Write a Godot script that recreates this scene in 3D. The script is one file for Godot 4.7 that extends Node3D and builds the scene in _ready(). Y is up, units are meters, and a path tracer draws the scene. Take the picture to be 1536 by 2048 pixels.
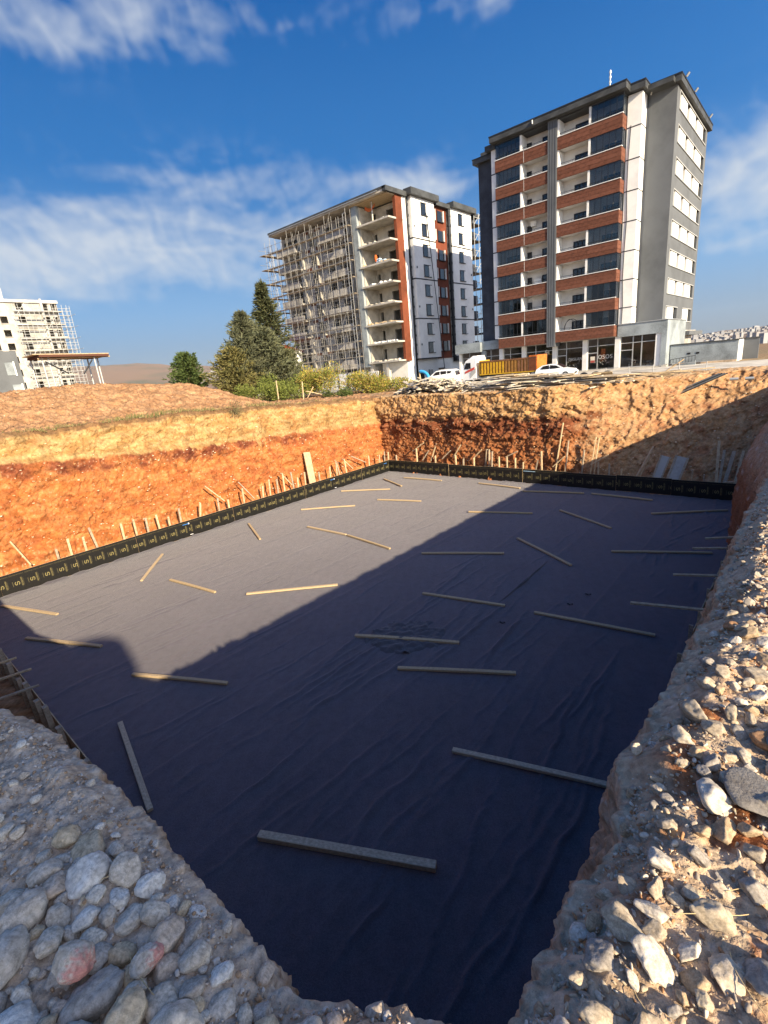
extends Node3D
# Axes: X runs along the pit's far edge (towards the right of the picture), Z = -v where v runs along its left edge (away). Ground near the camera is y = 0.

const FLOOR := -4.85
var rng := RandomNumberGenerator.new()
var used := {}
var boxes := {}
var M := {}
var nz_far: FastNoiseLite
var nz_a: FastNoiseLite
var nz_b: FastNoiseLite
var nz_c: FastNoiseLite
var nz_r: FastNoiseLite

func P(u: float, v: float, y: float) -> Vector3:
	return Vector3(u, y, -v)

class MB:
	var v := PackedVector3Array()
	var n := PackedVector3Array()
	var t := PackedVector2Array()
	var c := PackedColorArray()
	var i := PackedInt32Array()
	func quad(a: Vector3, b: Vector3, cc: Vector3, d: Vector3, col := Color.WHITE, uv := Rect2(0, 0, 1, 1)) -> void:
		var k := v.size()
		var nn := (cc - a).cross(b - a)
		if nn.length_squared() < 1e-14:
			nn = (d - a).cross(cc - a)
		nn = nn.normalized()
		v.append_array([a, b, cc, d])
		n.append_array([nn, nn, nn, nn])
		t.append_array([uv.position, uv.position + Vector2(uv.size.x, 0), uv.end, uv.position + Vector2(0, uv.size.y)])
		c.append_array([col, col, col, col])
		i.append_array([k, k + 1, k + 2, k, k + 2, k + 3])
	func tri(a: Vector3, b: Vector3, cc: Vector3, col := Color.WHITE) -> void:
		var k := v.size()
		var nn := (cc - a).cross(b - a).normalized()
		v.append_array([a, b, cc])
		n.append_array([nn, nn, nn])
		t.append_array([Vector2(0, 0), Vector2(1, 0), Vector2(1, 1)])
		c.append_array([col, col, col])
		i.append_array([k, k + 1, k + 2])
	func box(o: Vector3, s: Vector3, b := Basis.IDENTITY, col := Color.WHITE) -> void:
		var x := b.x * s.x / 2
		var y := b.y * s.y / 2
		var z := b.z * s.z / 2
		quad(o - x + y + z, o + x + y + z, o + x - y + z, o - x - y + z, col)
		quad(o + x + y - z, o - x + y - z, o - x - y - z, o + x - y - z, col)
		quad(o + x + y + z, o + x + y - z, o + x - y - z, o + x - y + z, col)
		quad(o - x + y - z, o - x + y + z, o - x - y + z, o - x - y - z, col)
		quad(o - x + y - z, o + x + y - z, o + x + y + z, o - x + y + z, col)
		quad(o - x - y + z, o + x - y + z, o + x - y - z, o - x - y - z, col)
	func bar(a: Vector3, b: Vector3, w: float, h: float, col := Color.WHITE) -> void:
		var z := (b - a)
		var l := z.length()
		z /= l
		var up := Vector3.UP if absf(z.y) < 0.95 else Vector3.RIGHT
		var x := up.cross(z).normalized()
		box((a + b) / 2, Vector3(w, h, l), Basis(x, z.cross(x), z), col)
	func tube(a: Vector3, b: Vector3, r: float, k := 8, r2 := -1.0, col := Color.WHITE) -> void:
		if r2 < 0: r2 = r
		var z := (b - a).normalized()
		var up := Vector3.UP if absf(z.y) < 0.95 else Vector3.RIGHT
		var x := up.cross(z).normalized()
		var y := z.cross(x)
		var s := v.size()
		for j in k + 1:
			var an := TAU * j / k
			var d := x * cos(an) + y * sin(an)
			v.append(a + d * r); v.append(b + d * r2)
			n.append(d); n.append(d)
			t.append(Vector2(float(j) / k, 0)); t.append(Vector2(float(j) / k, 1))
			c.append(col); c.append(col)
		for j in k:
			i.append_array([s + 2 * j, s + 2 * j + 1, s + 2 * j + 3, s + 2 * j, s + 2 * j + 3, s + 2 * j + 2])
		for e in 2:
			var q := v.size()
			var o := a if e == 0 else b
			var nn := -z if e == 0 else z
			v.append(o); n.append(nn); t.append(Vector2.ZERO); c.append(col)
			for j in k + 1:
				var an := TAU * j / k
				v.append(o + (x * cos(an) + y * sin(an)) * (r if e == 0 else r2))
				n.append(nn); t.append(Vector2.ZERO); c.append(col)
			for j in k:
				if e == 0: i.append_array([q, q + j + 1, q + j + 2])
				else: i.append_array([q, q + j + 2, q + j + 1])
	# a beam with chamfered long edges and chamfered ends along local X, centred
	func beam(l: float, h: float, w: float, ch: float, bow := 0.0) -> void:
		var prof := [Vector2(-w / 2 + ch, h / 2), Vector2(w / 2 - ch, h / 2), Vector2(w / 2, h / 2 - ch), Vector2(w / 2, -h / 2 + ch), Vector2(w / 2 - ch, -h / 2), Vector2(-w / 2 + ch, -h / 2), Vector2(-w / 2, -h / 2 + ch), Vector2(-w / 2, h / 2 - ch)]
		var xs := [-l / 2, -l / 2 + ch, -l / 6, l / 6, l / 2 - ch, l / 2]
		for j in 5:
			for k in 8:
				var p0: Vector2 = prof[k]
				var p1: Vector2 = prof[(k + 1) % 8]
				var q := []
				for e in [[j, p0], [j, p1], [j + 1, p1], [j + 1, p0]]:
					var x: float = xs[e[0]]
					var sc := 1.0 if e[0] > 0 and e[0] < 5 else (1.0 - 2.0 * ch / maxf(h, w))
					q.append(Vector3(x, e[1].y * sc + bow * (1.0 - 4.0 * x * x / (l * l)), e[1].x * sc))
				quad(q[3], q[2], q[1], q[0], Color.WHITE, Rect2(xs[j] * 1.0, k * 0.13, xs[j + 1] - xs[j], 0.12))
		for e in [0, 5]:
			for k in range(1, 7):
				var sc := 1.0 - 2.0 * ch / maxf(h, w)
				var x: float = xs[e]
				var a := Vector3(x, prof[0].y * sc, prof[0].x * sc)
				var b := Vector3(x, prof[k].y * sc, prof[k].x * sc)
				var cc := Vector3(x, prof[k + 1].y * sc, prof[k + 1].x * sc)
				if e == 0: tri(a, b, cc)
				else: tri(a, cc, b)
	func mesh() -> ArrayMesh:
		var a := []
		a.resize(Mesh.ARRAY_MAX)
		a[Mesh.ARRAY_VERTEX] = v
		a[Mesh.ARRAY_NORMAL] = n
		a[Mesh.ARRAY_TEX_UV] = t
		a[Mesh.ARRAY_COLOR] = c
		a[Mesh.ARRAY_INDEX] = i
		var m := ArrayMesh.new()
		m.add_surface_from_arrays(Mesh.PRIMITIVE_TRIANGLES, a)
		return m

func numbered(called: String) -> String:
	if not used.has(called):
		used[called] = 0
		return called
	used[called] += 1
	return "%s_%03d" % [called, used[called]]

func tag(o: Node, label := "", category := "", group := "", kind := "") -> Node:
	if label: o.set_meta("label", label)
	if category: o.set_meta("category", category)
	if group: o.set_meta("group", group)
	if kind: o.set_meta("kind", kind)
	return o

func thing(called: String, label: String, category: String, where := Vector3.ZERO, turn := 0.0, group := "") -> Node3D:
	var o := Node3D.new()
	o.name = numbered(called)
	add_child(o)
	o.position = where
	o.rotation.y = turn
	tag(o, label, category, group)
	return o

func put(parent: Node, called: String, mesh: Mesh, mat: Material, xf := Transform3D.IDENTITY) -> MeshInstance3D:
	var o := MeshInstance3D.new()
	o.mesh = mesh
	o.material_override = mat
	o.name = numbered(called) if parent == self else called
	o.transform = xf
	parent.add_child(o, true)
	return o

func world(o: Node) -> Vector3:
	var r := Vector3.ZERO
	while o is Node3D and o != self:
		r += o.position
		o = o.get_parent()
	return r

func box_mesh(s: Vector3) -> BoxMesh:
	var k := "%.3f %.3f %.3f" % [s.x, s.y, s.z]
	if not boxes.has(k):
		var b := BoxMesh.new()
		b.size = s
		boxes[k] = b
	return boxes[k]

# a box between two corners given as u, v, y ranges in the scene's own axes (parents are not turned)
func blk(parent: Node, called: String, u0: float, u1: float, v0: float, v1: float, y0: float, y1: float, mat: Material) -> MeshInstance3D:
	var c := P((u0 + u1) / 2, (v0 + v1) / 2, (y0 + y1) / 2)
	return put(parent, called, box_mesh(Vector3(absf(u1 - u0), absf(y1 - y0), absf(v1 - v0))), mat, Transform3D(Basis.IDENTITY, c - world(parent)))

func beam_at(parent: Node, called: String, a: Vector3, b: Vector3, w: float, h: float, mat: Material) -> MeshInstance3D:
	var mb := MB.new()
	var o := a - world(parent)
	mb.bar(Vector3.ZERO, b - a, w, h)
	return put(parent, called, mb.mesh(), mat, Transform3D(Basis.IDENTITY, o))

func tube_at(parent: Node, called: String, a: Vector3, b: Vector3, r: float, mat: Material, k := 6) -> MeshInstance3D:
	var mb := MB.new()
	mb.tube(Vector3.ZERO, b - a, r, k)
	return put(parent, called, mb.mesh(), mat, Transform3D(Basis.IDENTITY, a - world(parent)))

func noise(sd: int, freq: float, oct := 4, type := FastNoiseLite.TYPE_SIMPLEX_SMOOTH, fr := FastNoiseLite.FRACTAL_FBM) -> FastNoiseLite:
	var f := FastNoiseLite.new()
	f.seed = sd
	f.noise_type = type
	f.frequency = freq
	f.fractal_type = fr if oct > 1 else FastNoiseLite.FRACTAL_NONE
	f.fractal_octaves = oct
	return f

func grid(us: PackedFloat32Array, vs: PackedFloat32Array, pos: Callable, col: Callable, flip := false) -> ArrayMesh:
	var nu := us.size()
	var nv := vs.size()
	var mb := MB.new()
	mb.v.resize(nu * nv); mb.n.resize(nu * nv); mb.t.resize(nu * nv); mb.c.resize(nu * nv)
	for a in nu:
		for b in nv:
			mb.v[a * nv + b] = pos.call(us[a], vs[b])
	for a in nu:
		for b in nv:
			var k := a * nv + b
			var dx := mb.v[mini(a + 1, nu - 1) * nv + b] - mb.v[maxi(a - 1, 0) * nv + b]
			var dy := mb.v[a * nv + mini(b + 1, nv - 1)] - mb.v[a * nv + maxi(b - 1, 0)]
			var nn := dx.cross(dy).normalized()
			mb.n[k] = -nn if flip else nn
			mb.t[k] = Vector2(us[a], vs[b])
			mb.c[k] = col.call(us[a], vs[b], mb.v[k], mb.n[k])
	for a in nu - 1:
		for b in nv - 1:
			var k := a * nv + b
			if flip: mb.i.append_array([k, k + nv, k + nv + 1, k, k + nv + 1, k + 1])
			else: mb.i.append_array([k, k + nv + 1, k + nv, k, k + 1, k + nv + 1])
	return mb.mesh()

func steps(a: float, b: float, d: float) -> PackedFloat32Array:
	var r := PackedFloat32Array()
	var k := maxi(1, int(ceil(absf(b - a) / d)))
	for j in k + 1: r.append(lerpf(a, b, float(j) / k))
	return r

func join(a: PackedFloat32Array, b: PackedFloat32Array) -> PackedFloat32Array:
	var r := a.duplicate()
	for j in range(1, b.size()): r.append(b[j])
	return r

func table(x: float, xs: Array, ys: Array) -> float:
	if x <= xs[0]: return ys[0]
	for k in range(1, xs.size()):
		if x <= xs[k]:
			return lerpf(ys[k - 1], ys[k], (x - xs[k - 1]) / (xs[k] - xs[k - 1]))
	return ys[-1]

func smooth(a: float, b: float, x: float) -> float:
	return smoothstep(a, b, x)

func C(r: float, g: float, b: float) -> Color:   # linear base colour -> albedo_color
	return Color(r, g, b).linear_to_srgb()

# noise that tiles exactly: random lattices blown up with cubic filtering, octave by octave, stretched to 0..1
func tile_noise(sz: int, sd: int, freq: float, oct: int) -> PackedFloat32Array:
	var d := PackedFloat32Array()
	d.resize(sz * sz)
	var g := RandomNumberGenerator.new()
	g.seed = sd
	var n := 4
	while n < sz * freq and n < sz: n *= 2
	var w := 1.0
	for o in oct:
		if n > sz: break
		var im := Image.create(n + 4, n + 4, false, Image.FORMAT_L8)
		var lat := PackedByteArray()
		lat.resize(n * n)
		for k in n * n: lat[k] = g.randi() % 256
		var pad := PackedByteArray()
		pad.resize((n + 4) * (n + 4))
		for y in n + 4:
			for x in n + 4: pad[y * (n + 4) + x] = lat[((y + n - 2) % n) * n + (x + n - 2) % n]
		im = Image.create_from_data(n + 4, n + 4, false, Image.FORMAT_L8, pad)
		var c := sz / n
		if c > 1: im.resize((n + 4) * c, (n + 4) * c, Image.INTERPOLATE_CUBIC)
		im = im.get_region(Rect2i(2 * c, 2 * c, sz, sz))
		var by := im.get_data()
		for k in sz * sz: d[k] += by[k] * w
		w *= 0.55
		n *= 2
	var mean := 0.0
	for k in sz * sz: mean += d[k]
	mean /= sz * sz
	var dev := 0.0
	for k in range(0, sz * sz, 7): dev += absf(d[k] - mean)
	dev /= sz * sz / 7.0
	for k in sz * sz: d[k] = clampf(0.5 + (d[k] - mean) / (dev * 4.4), 0.0, 1.0)
	return d

func speckle(sz: int, sd: int, layers: Array, lo: float, hi: float) -> ImageTexture:
	# layers: [freq, weight, octaves]; the sum runs from lo to hi (linear) and is stored as sRGB
	var d := PackedFloat32Array()
	d.resize(sz * sz)
	var tot := 0.0
	for l in layers:
		var q := tile_noise(sz, sd, l[0], l[2])
		sd += 7
		tot += l[1]
		var w: float = l[1]
		for k in sz * sz: d[k] += q[k] * w
	var lut := PackedByteArray()
	for k in 1025: lut.append(int(pow(clampf(lerpf(lo, hi, 0.5 + (k / 1024.0 - 0.5) * 1.25), 0.0, 1.0), 1.0 / 2.2) * 255.0))
	var out := PackedByteArray()
	out.resize(sz * sz)
	for k in sz * sz: out[k] = lut[int(d[k] / tot * 1024.0)]
	var im := Image.create_from_data(sz, sz, false, Image.FORMAT_L8, out)
	im.convert(Image.FORMAT_RGB8)
	return ImageTexture.create_from_image(im)

func bumps(sz: int, sd: int, freq: float, oct: int, strength: float) -> ImageTexture:
	var d := tile_noise(sz, sd, freq, oct)
	var out := PackedByteArray()
	out.resize(sz * sz * 3)
	for y in sz:
		var yu := ((y + sz - 1) % sz) * sz
		var yd := ((y + 1) % sz) * sz
		for x in sz:
			var n := Vector3((d[y * sz + (x + sz - 1) % sz] - d[y * sz + (x + 1) % sz]) * strength, (d[yd + x] - d[yu + x]) * strength, 1.0).normalized()
			var k := (y * sz + x) * 3
			out[k] = int(n.x * 127.0 + 128.0); out[k + 1] = int(n.y * 127.0 + 128.0); out[k + 2] = int(n.z * 127.0 + 128.0)
	return ImageTexture.create_from_image(Image.create_from_data(sz, sz, false, Image.FORMAT_RGB8, out))

func mat(col: Color, rough := 0.9, tex: Texture2D = null, scale := 1.0, nrm: Texture2D = null, nscale := 1.0, world_space := true) -> StandardMaterial3D:
	var m := StandardMaterial3D.new()
	m.albedo_color = col
	m.roughness = rough
	m.metallic_specular = 0.3
	if tex: m.albedo_texture = tex
	if nrm:
		m.normal_enabled = true
		m.normal_texture = nrm
		m.normal_scale = nscale
	if tex or nrm:
		m.uv1_triplanar = true
		m.uv1_world_triplanar = world_space
		m.uv1_scale = Vector3.ONE * scale
	return m

func vcol(m: StandardMaterial3D) -> StandardMaterial3D:
	m.vertex_color_use_as_albedo = true
	return m

func build_light() -> void:
	var cam := Camera3D.new()
	cam.name = "camera"
	add_child(cam)
	cam.position = Vector3(0, 1.65, 0)
	cam.rotation_order = EULER_ORDER_YXZ
	cam.rotation_degrees = Vector3(-16.37, 42.37, -5.3)
	cam.fov = 93.19
	cam.near = 0.05
	cam.far = 20000.0
	cam.current = true
	var sun := DirectionalLight3D.new()
	sun.name = "sun"
	add_child(sun)
	sun.look_at_from_position(Vector3.ZERO, Vector3(-10.6, -4.85, -2.85), Vector3.UP)
	sun.light_energy = 1.6
	sun.light_color = Color(1.0, 0.92, 0.79)
	sun.light_angular_distance = 0.5
	sun.shadow_enabled = true
	sun.directional_shadow_max_distance = 400.0
	var e := Environment.new()
	e.background_mode = Environment.BG_SKY
	var sky := Sky.new()
	var pm := PanoramaSkyMaterial.new()
	pm.panorama = make_sky()
	sky.sky_material = pm
	e.sky = sky
	e.background_energy_multiplier = 1.0
	e.tonemap_mode = Environment.TONE_MAPPER_LINEAR
	e.tonemap_exposure = 2.2
	e.ambient_light_source = Environment.AMBIENT_SOURCE_SKY
	e.sdfgi_enabled = true
	e.ssao_enabled = true
	e.ssil_enabled = true
	e.fog_enabled = true
	e.fog_density = 0.00002
	e.fog_light_color = Color(0.70, 0.76, 0.82)
	var we := WorldEnvironment.new()
	we.name = "environment"
	we.environment = e
	add_child(we)

# Air: deep blue overhead, paler towards the horizon, brown-grey haze in the lowest degrees, and thin wind-drawn cirrus.
func make_sky() -> ImageTexture:
	var w := 2048
	var h := 1024
	var d := PackedFloat32Array()
	d.resize(w * h * 3)
	var wisp := noise(11, 1.0, 5)
	var warp := noise(12, 1.0, 3)
	var patch := noise(13, 1.0, 3)
	var fine := noise(14, 1.0, 4)
	# banks of cloud: azimuth (degrees from -Z towards +X), elevation, half width, half height, tilt, strength
	var banks := [[-60.0, 29.0, 15.0, 2.0, 0.03, 1.0], [-72.0, 27.6, 9.0, 2.2, 0.0, 1.05], [-31.0, 29.0, 8.0, 1.4, 0.0, 0.85],
		[-68.0, 13.3, 13.0, 4.2, 0.03, 1.25], [-52.0, 13.2, 10.0, 4.0, 0.0, 0.95], [-59.0, 17.2, 8.0, 2.6, 0.1, 0.55], [-80.0, 12.0, 12.0, 4.5, 0.0, 1.0], [-35.8, 16.6, 4.5, 2.4, 0.0, 1.5],
		[-6.5, 12.6, 5.0, 4.0, 0.0, 1.55], [2.0, 13.0, 8.0, 4.0, 0.0, 1.2], [-6.5, 7.6, 4.0, 0.7, 0.0, 0.8], [-50.0, 19.0, 16.0, 2.2, -0.1, 0.35]]
	for k in 26:   # the same kind of sky goes on all round
		rng.seed = 900 + k
		banks.append([15.0 + k * 9.6 + rng.randf_range(-4, 4), [9.0, 14.0, 21.0, 30.0, 42.0][k % 5] + rng.randf_range(-2, 2), rng.randf_range(7, 15), rng.randf_range(1.5, 4.0), rng.randf_range(-0.1, 0.1), rng.randf_range(0.5, 1.1)])
	var sunaz := rad_to_deg(atan2(10.6, -2.85))
	var sin_sun := sin(deg_to_rad(23.8))
	var cos_sun := cos(deg_to_rad(23.8))
	for y in h:
		var el := 90.0 - (y + 0.5) * 180.0 / h
		var sin_el := sin(deg_to_rad(el))
		var cos_el := cos(deg_to_rad(el))
		var q := clampf(el / 33.0, 0.0, 1.6)
		var base := Color(0.31, 0.43, 0.56).lerp(Color(0.24, 0.46, 0.76), smoothstep(0.0, 0.26, q)).lerp(Color(0.035, 0.205, 0.56), smoothstep(0.16, 0.62, q)).lerp(Color(0.004, 0.105, 0.40), smoothstep(0.5, 1.15, q))
		base = base.lerp(Color(0.33, 0.34, 0.355), exp(-maxf(el, 0.0) / 2.4) * 0.8)
		if el < 0.0:
			base = base.lerp(Color(0.25, 0.2, 0.15), clampf(-el / 4.0, 0.0, 1.0))
		var near := []
		if el > 0.0 and el < 60.0:
			for b in banks:
				if absf(el - b[1]) < b[3] * 3.2 + 5.0: near.append(b)
		for x in w:
			var az := (x + 0.5) * 360.0 / w
			if az > 180.0: az -= 360.0
			var c := base
			if el > -1.0:
				# brightness round the sky by the CIE indicatrix for a white-blue sky with a broad corona
				var cx := sin_el * sin_sun + cos_el * cos_sun * cos(deg_to_rad(az - sunaz))
				var chi := acos(clampf(cx, -1.0, 1.0))
				var f := (0.705 + 24.0 * exp(-2.8 * chi) + 0.15 * cx * cx) / 0.83
				c = c * minf(f, 9.0)
				c = c.lerp(Color(c.get_luminance(), c.get_luminance() * 0.97, c.get_luminance() * 0.92), 0.8 * clampf((f - 1.0) / 2.2, 0.0, 1.0))
			var m := 0.0
			for b in near:
				var dx: float = az - b[0]
				if dx > 180.0: dx -= 360.0
				if dx < -180.0: dx += 360.0
				if absf(dx) > b[2] * 2.4: continue
				var dy: float = el - b[1] - dx * b[4]
				m += b[5] * exp(-(dx * dx) / (b[2] * b[2]) - (dy * dy) / (b[3] * b[3]))
			if m > 0.02:
				var wx := az * 0.055 + 0.45 * warp.get_noise_2d(az * 0.05, el * 0.09)
				var wy := el * 0.20 + 0.5 * warp.get_noise_2d(az * 0.06 + 40.0, el * 0.08)
				var n := wisp.get_noise_2d(wx * 1.5 + wy * 0.5, wy * 1.5 - wx * 0.35) * 0.5 + 0.5
				var f := fine.get_noise_2d(az * 0.42 + el * 0.16 + 1.1 * warp.get_noise_2d(az * 0.08, el * 0.1), el * 0.13) * 0.5 + 0.5
				var p := patch.get_noise_2d(az * 0.04, el * 0.11) * 0.5 + 0.5
				var a := clampf(m * 0.62 + (n - 0.5) * 1.0 + (p - 0.5) * 0.55 + (f - 0.5) * 0.5 + 0.16 * wisp.get_noise_2d(az * 0.45, el * 0.8) - 0.20, 0.0, 1.0) * clampf(m * 1.6, 0.0, 1.0)
				a = pow(a, 1.15) * 0.86
				c = c.lerp(Color(0.64, 0.70, 0.78), a)
			var k := (y * w + x) * 3
			d[k] = c.r * 0.46; d[k + 1] = c.g * 0.46; d[k + 2] = c.b * 0.46
	var im := Image.create_from_data(w, h, false, Image.FORMAT_RGBF, d.to_byte_array())
	return ImageTexture.create_from_image(im)

func build_materials() -> void:
	var grain := speckle(512, 21, [[0.015, 0.5, 2], [0.03, 1.0, 3], [0.12, 0.8, 3]], 0.32, 1.12)
	var grit := bumps(512, 31, 0.03, 5, 3.0)
	M.soil = vcol(mat(Color.WHITE, 0.97, grain, 0.33, grit, 1.2))
	M.soil_near = vcol(mat(Color.WHITE, 0.97, speckle(1024, 25, [[0.01, 0.5, 3], [0.03, 0.9, 5], [0.25, 0.5, 2]], 0.35, 1.15), 1.6, bumps(1024, 33, 0.03, 6, 3.5), 1.4))
	var felt := speckle(512, 41, [[0.015, 0.3, 2], [0.12, 0.5, 2], [0.45, 1.2, 2]], 0.45, 1.05)
	M.felt = vcol(mat(Color.WHITE, 0.95, felt, 1.1, bumps(512, 43, 0.4, 2, 1.2), 0.7))
	M.felt.rim_enabled = true
	M.felt.rim = 0.4
	M.felt.rim_tint = 0.3
	var g := wood_tex(51)
	M.wood = []
	for c in [C(0.60, 0.46, 0.27), C(0.56, 0.44, 0.28), C(0.62, 0.52, 0.38), C(0.66, 0.52, 0.33)]:
		var m := StandardMaterial3D.new()
		m.albedo_color = c
		m.albedo_texture = g
		m.roughness = 0.85
		m.metallic_specular = 0.25
		m.uv1_scale = Vector3(0.7, 1.0, 1.0)
		M.wood.append(m)
	var plain := mat(Color.WHITE, 0.85, speckle(256, 61, [[0.02, 0.5, 3], [0.12, 0.6, 3]], 0.55, 1.15), 0.5)
	M.stake = []
	for c in [C(0.62, 0.47, 0.28), C(0.52, 0.40, 0.25), C(0.40, 0.33, 0.24)]:
		var m: StandardMaterial3D = plain.duplicate()
		m.albedo_color = c
		m.uv1_scale = Vector3.ONE * 1.7
		M.stake.append(m)
	M.pile_wood = []
	for c in [C(0.60, 0.54, 0.43), C(0.48, 0.44, 0.37), C(0.70, 0.60, 0.44)]:
		var pw: StandardMaterial3D = plain.duplicate()
		pw.albedo_color = c
		M.pile_wood.append(pw)
	var con := speckle(512, 71, [[0.006, 0.8, 3], [0.03, 0.5, 4], [0.2, 0.35, 2]], 0.55, 1.15)
	M.concrete = mat(C(0.42, 0.40, 0.36), 0.9, con, 0.12)
	M.concrete_pale = mat(C(0.58, 0.54, 0.46), 0.9, con, 0.13)
	M.plaster = mat(C(0.74, 0.73, 0.70), 0.85, speckle(512, 75, [[0.005, 0.8, 3], [0.03, 0.5, 3], [0.3, 0.2, 2]], 0.78, 1.08), 0.1)
	M.white = mat(C(0.82, 0.82, 0.79), 0.7, speckle(256, 79, [[0.01, 0.8, 3], [0.1, 0.3, 3]], 0.86, 1.05), 0.1)
	M.grey_wall = mat(C(0.125, 0.135, 0.145), 0.85, M.plaster.albedo_texture, 0.07)
	M.grey_dark = mat(C(0.055, 0.062, 0.078), 0.7, con, 0.11)
	M.grey_blue = mat(C(0.30, 0.34, 0.36), 0.8, con, 0.10)
	M.cornice = mat(C(0.07, 0.075, 0.078), 0.6, con, 0.2)
	M.black = mat(C(0.018, 0.019, 0.022), 0.6)
	M.frame = mat(C(0.025, 0.028, 0.034), 0.45)
	M.alu = mat(C(0.42, 0.43, 0.42), 0.45)
	M.alu.metallic = 0.5
	M.cladding = []
	var cl := speckle(256, 83, [[0.02, 0.5, 3], [0.15, 0.6, 3]], 0.6, 1.15)
	for c in [C(0.165, 0.066, 0.041), C(0.15, 0.06, 0.037), C(0.18, 0.073, 0.046)]:
		M.cladding.append(mat(c, 0.75, cl, 0.6))
	M.red_wall = mat(C(0.19, 0.055, 0.03), 0.8, con, 0.1)
	M.steel = mat(C(0.29, 0.285, 0.27), 0.6)
	M.steel.metallic = 0.2
	M.steel_grey = mat(C(0.46, 0.47, 0.46), 0.5)
	M.steel_grey.metallic = 0.3
	M.glass = glass(Color(0.10, 0.15, 0.19), 0.45)
	M.shop_glass = glass(Color(0.06, 0.065, 0.06), 0.35)
	M.dark_pane = glass(Color(0.03, 0.04, 0.05), 0.72)
	M.dark_glass = mat(C(0.012, 0.015, 0.02), 0.08)
	M.dark_glass.metallic_specular = 0.6
	M.void_dark = mat(C(0.035, 0.032, 0.03), 0.95)

func glass(c: Color, a: float) -> StandardMaterial3D:
	var m := StandardMaterial3D.new()
	m.albedo_color = Color(c.r, c.g, c.b, a)
	m.transparency = BaseMaterial3D.TRANSPARENCY_ALPHA
	m.roughness = 0.03
	m.metallic_specular = 0.5
	return m

func wood_tex(sd: int) -> ImageTexture:
	var w := 512
	var h := 512
	var a := noise(sd, 1.0, 4)
	var b := noise(sd + 1, 1.0, 3)
	var out := PackedByteArray()
	out.resize(w * h * 3)
	for y in h:
		for x in w:
			var g := a.get_noise_2d(x * 0.006, y * 0.22) * 0.5 + 0.5
			var f := b.get_noise_2d(x * 0.03, y * 0.6) * 0.5 + 0.5
			var s := a.get_noise_2d(x * 0.02 + 90.0, y * 0.02) * 0.5 + 0.5
			var q := clampf(0.45 + 0.55 * g + 0.3 * (f - 0.5) + 0.35 * (s - 0.5), 0.1, 1.0)
			var k := (y * w + x) * 3
			out[k] = int(pow(q, 0.4545) * 255.0); out[k + 1] = int(pow(q * 0.97, 0.4545) * 255.0); out[k + 2] = int(pow(q * 0.93, 0.4545) * 255.0)
	return ImageTexture.create_from_image(Image.create_from_data(w, h, false, Image.FORMAT_RGB8, out))

func hill_angle(az: float) -> float:
	return table(az, [-180.0, -110.0, -85.0, -67.0, -57.0, -45.0, -30.0, -10.0, 0.0, 20.0, 60.0, 180.0], [1.0, 1.5, 2.9, 2.75, 1.6, 0.9, 0.6, 0.45, 0.7, 0.8, 1.0, 1.0])

func land(u: float, v: float) -> float:
	var d := Vector2(u, v).length()
	var y := -0.86 * smoothstep(26.0, 46.0, v) - 0.3 * smoothstep(-36.0, -60.0, u)
	y -= 40.0 * smoothstep(130.0, 1300.0, d)
	if d > 1500.0:
		var az := rad_to_deg(atan2(u, v))
		var top := 1.65 + tan(deg_to_rad(hill_angle(az))) * d
		y = lerpf(y, top + nz_far.get_noise_2d(az * 6.0, d * 0.01) * d * 0.004, smoothstep(1900.0, 6800.0, d))
	return y

func build_ground() -> void:
	nz_far = noise(101, 0.05, 5)
	nz_a = noise(102, 1.0, 4)
	nz_b = noise(103, 1.0, 3)
	nz_r = noise(104, 1.0, 4, FastNoiseLite.TYPE_SIMPLEX_SMOOTH, FastNoiseLite.FRACTAL_RIDGED)
	nz_c = noise(105, 1.0, 5)
	var rs := PackedFloat32Array()
	var r := 36.0
	while r < 9500.0:
		rs.append(r)
		r *= 1.06
	var az := steps(-PI, PI, PI / 170.0)
	var m := grid(rs, az, func(rr, a):
		var u: float = rr * sin(a)
		var v: float = rr * cos(a)
		var y := land(u, v) - 0.12 * (1.0 - smoothstep(40.0, 70.0, rr)) + nz_a.get_noise_2d(u * 0.08, v * 0.08) * 0.25 * smoothstep(60.0, 120.0, rr)
		return P(u, v, y),
		func(rr, _a, p, _n):
			var q := nz_b.get_noise_2d(p.x * 0.015, p.z * 0.015)
			var f := nz_c.get_noise_2d(p.x * 0.0012, p.z * 0.0012)
			var c := Color(0.40, 0.25, 0.135).lerp(Color(0.32, 0.25, 0.15), clampf(0.5 + q, 0.0, 1.0))
			return c.lerp(Color(0.36, 0.24, 0.16).lerp(Color(0.22, 0.2, 0.13), clampf(f * 2.0, 0.0, 1.0)), smoothstep(200.0, 900.0, rr)))
	tag(put(self, "ground", m, M.soil), "", "", "", "structure")

func left_top(v: float) -> float:
	return table(v, [-6.0, 4.0, 7.4, 12.0, 18.0, 22.0, 25.5, 30.0], [0.6, 0.6, 0.53, 0.5, 0.22, 0.02, -0.12, -0.15]) + nz_a.get_noise_2d(v * 0.5, 3.0) * 0.12 + nz_a.get_noise_2d(v * 2.2, 9.0) * 0.05

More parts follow.
